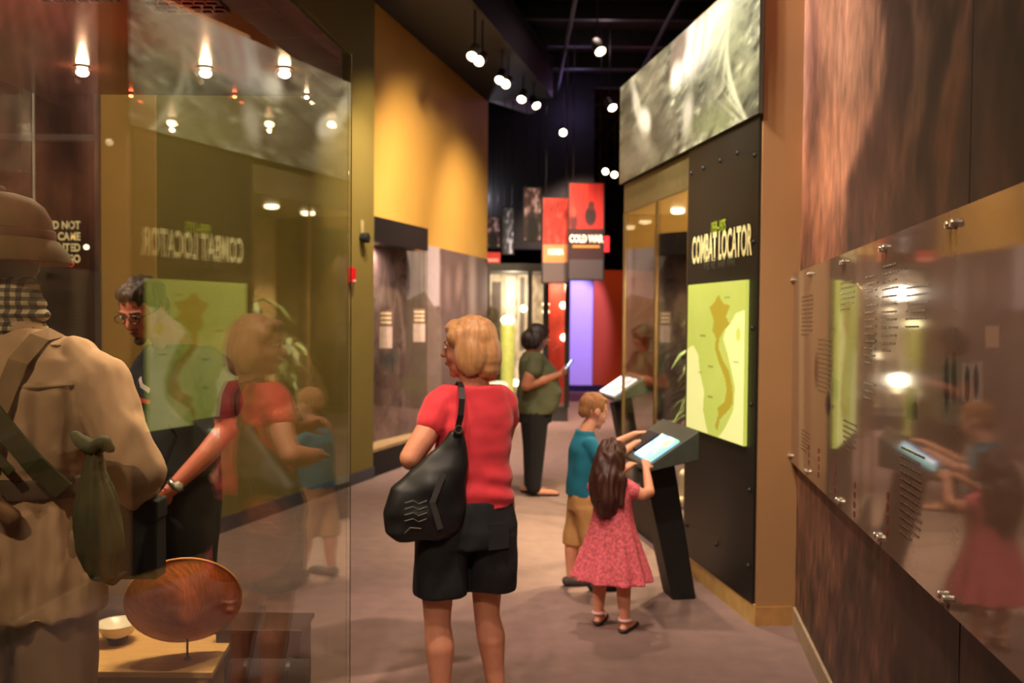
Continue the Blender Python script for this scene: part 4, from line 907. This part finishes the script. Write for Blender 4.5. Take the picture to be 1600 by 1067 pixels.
def face(M,parent,brow=None,eyes=True):
    s = M.to_scale()[0]
    e = MB(); hE(e,M,(0,.362,-.215),(.095,.022,.018)); hE(e,M,(0,.358,-.245),(.075,.024,.02)); e.build('mouth', m_lips, parent, smooth=True)
    for x in (-1,1):
        e = MB(); hE(e,M,(x*.125,.322,.03),(.062,.03,.032)); eo = e.build('eye', m_eye, parent, smooth=True)
        e = MB(); hE(e,M,(x*.125,.345,.028),(.027,.012,.027)); e.build('iris', m_iris, eo, smooth=True)
        if brow:
            e = MB(); hC(e,M,(x*.05,.362,.115),.018,(x*.2,.315,.12),.012); e.build('eyebrow', brow, parent, smooth=True)
def hand(b, w, d, pn_, side, curl=.5, s=1.0, spread=.1):
    d = Vector(d).normalized(); n = Vector(pn_); n = (n-d*n.dot(d)).normalized(); l = d.cross(n)*side   # l = thumb side
    w = Vector(w)
    for k in (-1,0,1): b.cap(w+l*k*.014*s, .016*s, w+d*.075*s+l*k*.024*s, .014*s)
    for i,(o,L) in enumerate(((.030,.070),(.010,.080),(-.010,.074),(-.029,.058))):
        k0 = w+d*.082*s+l*o*s; c1 = curl*.9; c2 = curl*2.0
        dd = (d+l*(o/.03)*spread).normalized()
        a = (dd*math.cos(c1)+n*math.sin(c1)); a2 = (dd*math.cos(c2)+n*math.sin(c2))
        p1 = k0+a*L*.5*s; p2 = p1+a2*L*.5*s
        b.chain([(k0,.0095*s),(p1,.0088*s),(p2,.0075*s)],8)
    t0 = w+d*.02*s+l*.024*s; t1 = t0+(d*.6+l*.8).normalized()*.035*s+n*.008*s; t2 = t1+(d*.9+l*.25+n*.4).normalized()*.032*s
    b.chain([(t0,.014*s),(t1,.011*s),(t2,.009*s)],8)
def foot(b, a, yaw, s=1):
    d = Vector((math.sin(-R(yaw)), math.cos(R(yaw)),0)); a = Vector((a[0],a[1],0))
    b.cap(a-d*.03*s+V3(0,0,.035*s),.034*s, a+d*.12*s+V3(0,0,.028*s),.036*s); b.cap(a+d*.08*s+V3(0,0,.03*s),.038*s,a+d*.17*s+V3(0,0,.022*s),.026*s)
m_skinA = mat('fair_skin',(206,138,108),.55,nz=.05,scale=12); m_skinB = mat('ruddy_skin',(214,122,98),.5,nz=.06,scale=12)
m_skinC = mat('tan_skin',(172,110,84),.55,nz=.05); m_skinK = mat('child_skin',(220,150,118),.55,nz=.04)
hair_disp = lambda a,f: (lambda c: a*noise.noise(Vector((c.x*f,c.y*f,c.z*f*.18))))

# ---- woman in red
wo = thing('person','blonde woman in red top and black shorts walking away, face turned left','person',(-.172,3.47,0),R(20))
b = MB()
hc_ = V3(.003,.01,1.478); M = headM(hc_,58,4,.24); head(b,M)
b.chain([((.02,-.01,1.40),.056),((.025,-.01,1.33),.06),((.025,-.005,1.27),.075)])
b.loft([(0,0,.80,.155,.11),(0,0,.9,.15,.105),(.01,0,1.05,.13,.09),(.02,0,1.2,.145,.09),(.025,0,1.28,.13,.075),(.025,0,1.33,.07,.055)])
for sx,hip,kn,an in ((-1,(-.10,0,.86),(-.112,.01,.455),(-.105,-.035,.09)),(1,(.10,0,.86),(.100,.045,.455),(.135,.01,.09))):
    hip=V3(*hip); kn=V3(*kn); an=V3(*an); md=hip.lerp(kn,.55)
    b.chain([(hip,.098),(md,.084),(kn+V3(0,0,.06),.062),(kn,.056),(kn-V3(0,.006,.05),.052),(kn.lerp(an,.35)-V3(0,.012,0),.058),(kn.lerp(an,.7),.042),(an,.034)])
    foot(b,(an.x,an.y),8*sx*-1)
b.chain([((-.09,0,1.275),.045),((-.13,-.015,1.215),.05),((-.19,-.04,1.13),.048),((-.235,-.05,1.07),.043),((-.21,.05,1.045),.042),((-.15,.17,1.03),.029)]); hand(b,(-.145,.18,1.03),(.75,.5,.1),(0,-.2,-.9),1,.8)
b.chain([((.14,0,1.275),.045),((.17,.03,1.18),.045),((.165,.09,1.06),.040),((.12,.20,1.08),.036),((.05,.27,1.12),.027)]); hand(b,(.045,.275,1.12),(-.7,.5,.3),(0,-.5,-.6),-1,.7)
b.skin('body', m_skinA, wo, .0075, 3)
m_redt = mat('red_knit',(220,50,62),.8,nz=.05,scale=12,sheen=.2)
b = MB()
b.loft([(.01,0,.865,.180,.128),(.01,0,.90,.178,.126),(.015,0,.96,.164,.118),(.02,0,1.03,.150,.110),(.025,.0,1.11,.150,.112),(.027,0,1.19,.155,.112),(.027,0,1.26,.148,.098),(.025,-.005,1.31,.132,.082),(.025,-.01,1.335,.112,.07)],36)
b.ell((-.045,.085,1.17),.07,.06,.065); b.ell((.09,.085,1.17),.07,.06,.065)
b.chain([((-.085,0,1.28),.06),((-.118,-.01,1.25),.066),((-.145,-.02,1.195),.064)]); b.chain([((.13,0,1.28),.058),((.155,.012,1.25),.062),((.168,.03,1.20),.058)])
def rf(c): return .005*math.sin(c.z*70+4*noise.noise(Vector((c.x*4,c.y*4,c.z*5))))*max(0,min(1,(1.12-c.z)/.15)) + .005*noise.noise(Vector((c.x*12,c.y*12,c.z*20)))
b.skin('shirt', m_redt, wo, .0075, 3, rf)
m_blk = mat('black_denim',(26,26,29),.85,nz=.25,scale=20)
b = MB(); b.loft([(0,0,.72,.205,.138),(0,0,.79,.205,.143),(0.005,0,.86,.184,.13),(.01,0,.90,.168,.12)],36)
for sx in (-1,1): b.loft([(sx*.105,.005 if sx<0 else .02,.53,.102,.108),(sx*.105,0,.62,.102,.112),(sx*.10,0,.76,.104,.122)],24)
b.skin('shorts', m_blk, wo, .008, 2, folds(.010,14,14,9,3))
MB().box(.0,0,0,.085,.004,.10, Matrix.Translation((.045,-.142,.72))@Matrix.Rotation(.12,4,'Z')).build('back_pocket', mat('faded_denim',(31,31,34),.85), wo)
m_blond = mat('blonde_hair',(206,148,92),.5,nz=.22,scale=60,stretch=(1,1,.12),bump=.4,sheen=.3)
b = MB(); hE(b,M,(0,-.09,.15),(.385,.43,.385)); hE(b,M,(0,-.30,-.12),(.34,.26,.40)); hE(b,M,(0,-.30,-.33),(.30,.22,.22)); hE(b,M,(0,.17,.34),(.29,.17,.13))
for x in (-1,1): hE(b,M,(x*.315,-.10,-.10),(.10,.25,.36)); hE(b,M,(x*.30,.10,.20),(.09,.16,.16))
b.skin('hair', m_blond, wo, .007, 3, hair_disp(.006,45))
face(M,wo,mat('light_brow',(150,100,60),.7))
for sx,x,y in ((-1,-.105,-.035),(1,.135,.01)):
    b = MB(); foot(b,(x,y),8*-sx); b.v=[(p[0]*1,p[1],p[2]*.5) for p in b.v]; b.skin('sandal', mat('dark_sandal',(40,30,26),.6), wo,.006,1)
# bag
hb = thing('shoulder_bag','black slouchy shoulder bag with faint pale emblem hanging at the woman in red','bag',(-.30,3.31,.775),R(12))
b = MB(); b.loft([(-.02,0,0,.10,.045),(-.02,0,.03,.145,.06),(-.02,0,.10,.155,.07),(0,0,.19,.14,.062),(.04,0,.27,.10,.05),(.075,0,.34,.055,.032),(.095,0,.40,.025,.02)],32)
b.skin('bag_body', mat('black_bag_leather',(20,20,21),.5,nz=.2), hb, .007, 3, folds(.012,12,12,12,5))
ribbon([(.09,-.03,.38),(.105,-.05,.46),(.11,-.045,.52),(.115,-.0,.56),(.12,.08,.575),(.12,.15,.555),(.12,.24,.5)],.022,.008,(0,-1,.3)).build('strap', mat('black_strap',(24,20,20),.5), hb)
ribbon([(.04,-.066,.25),(.0,-.074,.15),(.03,-.07,.05)],.022,.004).build('side_strap', mat('grey_strap',(54,52,50),.6), hb)
b = MB()
for k in range(4):
    z0 = .15-k*.022; b.tube([(-.10,-.072,z0),(-.07,-.0745,z0+.008),(-.05,-.0745,z0-.004),(-.02,-.074,z0+.006)],.0022,5)
b.tube([(-.10,-.072,.04),(-.08,-.074,.06),(-.04,-.074,.055)],.0025,5)
b.build('emblem', mat('faint_emblem',(72,68,62),.6), hb)
MB().lathe([(.012,-.003),(.016,-.003),(.016,.003),(.012,.003),(.012,-.003)],12,Matrix.Translation((.098,-.05,.41))@Matrix.Rotation(PI/2,4,'X')).build('ring', m_steel, hb)

# ---- man behind the showcase
ma = thing('person','man in a black tee shirt and glasses looking down behind the glass showcase','person',(-1.43,3.86,0),R(150))
b = MB(); hc_ = V3(.05,.15,1.615); M = headM(hc_,14,27,.255); head(b,M)
b.chain([((.04,.09,1.56),.062),((.02,.03,1.48),.07),((0,0,1.42),.085)])
b.loft([(0,0,.9,.165,.13),(0,.0,1.1,.16,.13),(0,0,1.3,.17,.11),(0,0,1.42,.15,.08),(0,0,1.47,.08,.06)])
for sx in (-1,1):
    b.chain([((sx*.09,0,.88),.1),((sx*.1,.01,.5),.065),((sx*.1,-.01,.3),.062),((sx*.11,-.01,.09),.04)]); foot(b,(sx*.11,-.01),-8*sx,1.12)
b.chain([((-.17,0,1.40),.045),((-.235,-.02,1.27),.054),((-.25,-.03,1.12),.046),((-.22,.05,1.02),.045),((-.135,.155,.885),.030)]); hand(b,(-.13,.165,.875),(.45,.45,-.75),(.85,-.1,.5),1,1.15,1.05)
b.chain([((.17,0,1.40),.045),((.25,.05,1.25),.052),((.25,.10,1.13),.046),((.16,.24,1.08),.042),((.08,.30,1.05),.030)]); hand(b,(.075,.305,1.05),(-.8,.3,-.1),(.0,.0,-1),-1,.7,1.05)
b.skin('body', m_skinB, ma, .0075, 3)
m_tee = mat('black_tee',(24,25,26),.85,nz=.15)
b = MB(); b.loft([(0,.01,.86,.185,.155),(0,.02,.95,.19,.165),(0,.015,1.08,.19,.16),(0,0,1.2,.198,.145),(0,0,1.32,.20,.125),(0,0,1.41,.185,.098),(0,.01,1.455,.12,.08),(0,.02,1.475,.085,.07)],36)
for sx in (-1,1): b.chain([((sx*.165,0,1.40),.07),((sx*.205,-.005,1.36),.08),((sx*.24,-.02 if sx<0 else .045,1.235),.078)])
b.skin('tee_shirt', m_tee, ma, .008, 3, folds(.012,9,9,7,2))
b = MB(); b.loft([(0,0,.78,.17,.135),(0,0,.92,.178,.145)],32)
for sx in (-1,1): b.chain([((sx*.09,0,.86),.115),((sx*.1,.01,.5),.09),((sx*.105,-.01,.12),.082)])
b.skin('trousers', mat('black_trousers',(18,18,19),.85), ma, .009, 2, folds(.01,12,12,6,9))
m_bh = mat('dark_grey_hair',(66,54,44),.6,nz=.35,scale=70,stretch=(1,1,.2),bump=.4)
b = MB(); hE(b,M,(0,-.11,.17),(.36,.40,.37)); hE(b,M,(0,-.30,-.02),(.29,.18,.30)); hE(b,M,(0,.14,.37),(.26,.17,.11))
for x in (-1,1): hE(b,M,(x*.30,-.06,.12),(.07,.16,.17))
b.skin('hair', m_bh, ma, .007, 2, hair_disp(.012,50))
b = MB(); hE(b,M,(0,.29,-.40),(.10,.085,.09)); hC(b,M,(-.09,.345,-.175),.02,(.09,.345,-.175),.02); b.skin('goatee', mat('grey_beard',(110,78,62),.8,nz=.3,scale=50), ma,.004,1)
face(M,ma,m_bh)
gl = MB(); s_=M.to_scale()[0]
for x in (-1,1):
    pts=[M@Vector((x*.135+.10*math.cos(a*PI/9),.40,.03+.07*math.sin(a*PI/9))) for a in range(19)]; gl.tube(pts,.0022,6); gl.tube([M@Vector((x*.235,.39,.05)),M@Vector((x*.33,.0,.03))],.002,6)
gl.tube([M@Vector((-.035,.40,.04)),M@Vector((.035,.40,.04))],.002,6); gl.build('glasses', mat('thin_dark_frame',(50,40,38),.3,.6), ma)
wt = MB(); wt.tube([(-.150,.137,.908),(-.138,.15,.889)],.036,20); w_o = wt.build('watch', m_steel, ma, smooth=True)
MB().ell((-.172,.150,.90),.012,.02,.02).build('watch_face', mat('watch_dial',(190,196,180),.2), w_o, smooth=True)
ribbon([(.08,.14,1.33),(.05,.155,1.30),(.0,.155,1.28)],.02,.003,(0,1,0)).build('chest_print', mat('white_print',(206,196,186),.6), ma)
ribbon([(.09,.155,1.245),(.03,.17,1.24),(-.02,.168,1.235)],.016,.003,(0,1,0)).build('chest_print', mat('red_print',(190,60,56),.6), ma)
cb = thing('camera_bag','black bag on a dark strap held at the waist of the man behind the showcase','bag',(-1.56,3.62,.70),R(150))
MB().box(-.14,-.05,0,.11,.05,.24).build('bag_body', mat('black_nylon',(16,16,17),.7), cb, bevel=.015)
ribbon([(-.13,.0,.22),(-.20,-.02,.30),(-.24,-.05,.42),(-.2,-.05,.46)],.022,.004,(0,1,0)).build('strap', m_black, cb)
ribbon([(-.12,.03,.22),(-.16,.03,.31),(-.10,.04,.40),(.04,.05,.44)],.016,.004,(0,1,0)).build('strap', mat('dark_red_strap',(70,36,34),.7), cb)
for sx in (-1,1):
    b = MB(); foot(b,(sx*.11,-.01),-8*sx,1.25); b.skin('shoe', mat('dark_shoe',(30,27,25),.5), ma,.008,1)

# ---- far woman in green
fw = thing('person','dark haired woman in a green tee reading her phone farther down the corridor','person',(.205,8.05,0),R(-84))
b = MB(); hc_ = V3(.0,.035,1.415); M = headM(hc_,0,22,.225); head(b,M)
b.chain([((0,.0,1.36),.055),((0,-.02,1.28),.065)])
b.loft([(0,0,.75,.17,.15),(0,.02,.95,.17,.16),(0,0,1.15,.17,.12),(0,-.02,1.27,.11,.08)])
for sx in (-1,1): b.chain([((sx*.08,0,.78),.11),((sx*.08,0,.42),.07),((sx*.08,-.01,.08),.036)]); foot(b,(sx*.08,-.01+.04*sx),0,.95)
b.chain([((.17,-.01,1.22),.052),((.225,-.07,1.08),.055),((.225,-.10,1.0),.05),((.20,.04,1.04),.044),((.13,.20,1.09),.028)]); hand(b,(.12,.21,1.095),(-.4,.8,.3),(-.6,-.2,.5),1,.8,.95)
b.chain([((-.17,-.01,1.22),.052),((-.225,-.03,1.0),.05),((-.10,.18,1.06),.028)]); hand(b,(-.09,.19,1.065),(.5,.8,.2),(.3,-.2,.8),-1,.8,.95)
b.skin('body', m_skinC, fw, .009, 3)
b = MB(); b.loft([(0,.01,.735,.205,.175),(0,.03,.83,.21,.195),(0,.045,.93,.205,.20),(0,.03,1.05,.20,.175),(0,.02,1.14,.195,.165),(0,-.01,1.22,.18,.125),(0,-.02,1.285,.11,.08)],32)
for sx in (-1,1): b.chain([((sx*.17,-.01,1.225),.07),((sx*.215,-.04,1.12),.074)])
b.skin('tee_shirt', mat('sage_green_cotton',(82,84,58),.85,nz=.08), fw, .010, 3, folds(.012,8,8,9,4))
b = MB(); b.loft([(0,0,.66,.185,.155),(0,0,.80,.19,.165)],28)
for sx in (-1,1): b.chain([((sx*.085,0,.74),.125),((sx*.085,0,.42),.092),((sx*.08,-.01,.08),.068)])
b.skin('trousers', mat('black_slacks',(16,15,16),.9), fw, .010, 2)
b = MB(); hE(b,M,(0,-.12,.14),(.42,.45,.40)); hE(b,M,(0,-.36,-.18),(.40,.32,.38)); hE(b,M,(0,-.28,-.40),(.37,.32,.24))
for x in (-1,1): hE(b,M,(x*.34,-.10,-.15),(.12,.28,.36)); 
hE(b,M,(0,.18,.36),(.28,.14,.11))
b.skin('hair', mat('dark_brown_hair',(34,20,18),.55,nz=.3,scale=60,stretch=(1,1,.15)), fw, .009, 2, hair_disp(.008,36))
face(M,fw,mat('dark_brow',(40,26,22),.7))
for sx in (-1,1): b = MB(); foot(b,(sx*.08,-.01+.04*sx),0,1.0); b.v=[(p[0],p[1],p[2]*.55) for p in b.v]; b.skin('sandal', m_black, fw,.008,1)
ph = thing('mobile_phone','lit mobile phone in the hands of the woman in green','phone',(.47,8.0,1.115),R(-84))
rM = Matrix.Rotation(R(-35),4,'X')
MB().box(-.037,-.006,-.01,.037,.004,.13,rM).build('phone_body', m_black, ph, bevel=.002); MB().box(-.033,-.0075,-.004,.033,-.006,.124,rM).build('phone_screen', emat('phone_glow',(190,215,255),3), ph)

# ---- boy
by = thing('person','small boy in teal tee and khaki shorts leaning over the glowing kiosk screen','person',(.435,5.25,0),R(-78))
b = MB(); hc_ = V3(.0,.055,1.052); M = headM(hc_,4,16,.21); head(b,M,True)
b.chain([((0,.03,.98),.04),((0,.0,.92),.048)])
b.loft([(0,0,.5,.10,.085),(0,0,.7,.10,.08),(0,0,.86,.105,.07),(0,0,.92,.06,.05)])
for sx in (-1,1):
    fy = .06*sx
    b.chain([((sx*.055,0,.56),.068),((sx*.06,fy*.5,.31),.045),((sx*.06,fy*.8-.01,.22),.045),((sx*.065,fy,.07),.028)]); foot(b,(sx*.065,fy),0,.72)
b.chain([((.10,.0,.87),.038),((.125,.06,.78),.034),((.12,.16,.80),.03),((.075,.29,.865),.021)]); hand(b,(.07,.30,.872),(-.1,1,.12),(0,0,-1),-1,.35,.72)
b.chain([((-.10,.0,.87),.038),((-.13,.06,.76),.034),((-.11,.2,.83),.028),((-.06,.33,.90),.021)]); hand(b,(-.055,.335,.905),(.1,1,.12),(0,0,-1),1,.35,.72)
b.skin('body', m_skinK, by, .0065, 3)
b = MB(); b.loft([(0,0,.555,.125,.105),(0,0,.62,.122,.10),(0,0,.72,.122,.095),(0,0,.82,.122,.088),(0,0,.88,.105,.07),(0,0,.915,.075,.058),(0,.0,.94,.052,.052)],30)
for sx in (-1,1): b.chain([((sx*.09,0,.87),.045),((sx*.122,.04,.80),.048)])
b.skin('tee_shirt', mat('teal_cotton',(22,112,136),.85,nz=.08), by, .008, 3, folds(.010,12,12,10))
b = MB(); b.loft([(0,0,.47,.115,.10),(0,0,.575,.118,.10)],26)
for sx in (-1,1): b.loft([(sx*.066,.035*sx,.25,.068,.072),(sx*.064,.02*sx,.36,.068,.075),(sx*.055,0,.5,.07,.085)],20)
b.skin('shorts', mat('khaki_shorts',(196,146,88),.85,nz=.1), by, .008, 2, folds(.01,14,14,8))
b = MB(); hE(b,M,(0,-.09,.15),(.345,.405,.37)); hE(b,M,(0,-.30,-.04),(.26,.16,.24)); hE(b,M,(0,.16,.36),(.24,.12,.08)); b.skin('hair', mat('light_brown_buzz',(150,98,56),.75,nz=.2,scale=70), by, .006, 2, hair_disp(.005,60))
face(M,by,mat('boy_brow',(130,84,50),.7))
for sx in (-1,1): b = MB(); foot(b,(sx*.065,.06*sx),0,.86); b.skin('sneaker', m_black if sx>0 else mat('grey_sneaker',(70,62,58),.6), by,.006,1)

# ---- girl
gi = thing('person','little girl with long brown hair in a pink patterned dress at the kiosk','person',(.525,4.58,0),R(-28))
b = MB(); hc_ = V3(-.01,.02,.885); M = headM(hc_,-18,10,.18); head(b,M,True)
b.chain([((0,.0,.81),.035),((0,0,.77),.042)])
b.loft([(0,0,.4,.09,.075),(0,0,.55,.085,.07),(0,0,.72,.09,.06),(0,0,.77,.05,.045)])
for sx in (-1,1):
    fy=.02*-sx; b.chain([((sx*.05,0,.42),.06),((sx*.072,fy,.25),.037),((sx*.075,fy-.008,.18),.037),((sx*.08,fy,.055),.024)]); foot(b,(sx*.08,fy),-6*sx,.62)
b.chain([((.09,0,.735),.033),((.145,.03,.70),.031),((.165,.09,.705),.028),((.115,.18,.80),.02)]); hand(b,(.112,.187,.806),(-.3,.7,.55),(-.3,.3,-.6),-1,.5,.66)
b.chain([((-.09,0,.735),.033),((-.11,.1,.70),.028),((-.02,.22,.79),.02)]); hand(b,(-.015,.225,.795),(.2,.8,.3),(0,.3,-1),1,.4,.66)
b.skin('body', m_skinK, gi, .0065, 3)
m_dress = mat('pink_print_dress',(218,100,110),.85,nz=.38,scale=70)
b = MB()
zz=[.26,.33,.42,.50,.57,.62,.68,.74,.775]; rx=[.205,.185,.155,.128,.108,.10,.102,.095,.06]; ry=[.165,.15,.125,.105,.09,.08,.078,.062,.045]
b.loft([(0,0,z,a,c) for z,a,c in zip(zz,rx,ry)],72,lambda i,t: (.085*max(0,1-i/4.))*math.sin(t*11+.6*math.sin(t*3)))
for sx in (-1,1): b.chain([((sx*.075,0,.745),.037),((sx*.105,.01,.72),.042)])
b.skin('dress', m_dress, gi, .007, 1)
b = MB(); hE(b,M,(0,-.09,.14),(.385,.43,.385))
for x in (-1,1): hE(b,M,(x*.33,-.10,-.12),(.10,.24,.36))
hE(b,M,(0,.15,.35),(.28,.16,.11))
b.chain([((-.01,-.045,.87),.075),((-.01,-.075,.78),.08),((0,-.085,.70),.075),((.0,-.085,.635),.05)]); b.chain([((-.055,-.06,.78),.045),((-.06,-.07,.66),.032)]); b.chain([((.05,-.06,.78),.045),((.055,-.07,.67),.03)])
b.skin('hair', mat('long_brown_hair',(70,36,26),.5,nz=.3,scale=60,stretch=(1,1,.1),bump=.3), gi, .007, 2, hair_disp(.016,45))
face(M,gi,mat('girl_brow',(80,50,36),.7))
for sx in (-1,1):
    fy=.02*-sx; sd = MB(); d_=-6*sx; foot(sd,(sx*.08,fy),d_,.74); sd.v=[(p[0],p[1],p[2]*.55) for p in sd.v]; so_ = sd.skin('sandal', mat('sandal_sole_dark',(52,34,30),.6), gi,.005,1)
    st = MB(); st.tube([(sx*.08+.029*math.cos(a),fy+.032*math.sin(a),.065) for a in [k*PI/8 for k in range(17)]],.008,6); st.build('ankle_strap', mat('pale_pink_strap',(232,190,184),.5), so_)

bpy.data.scenes.remove(TMP)
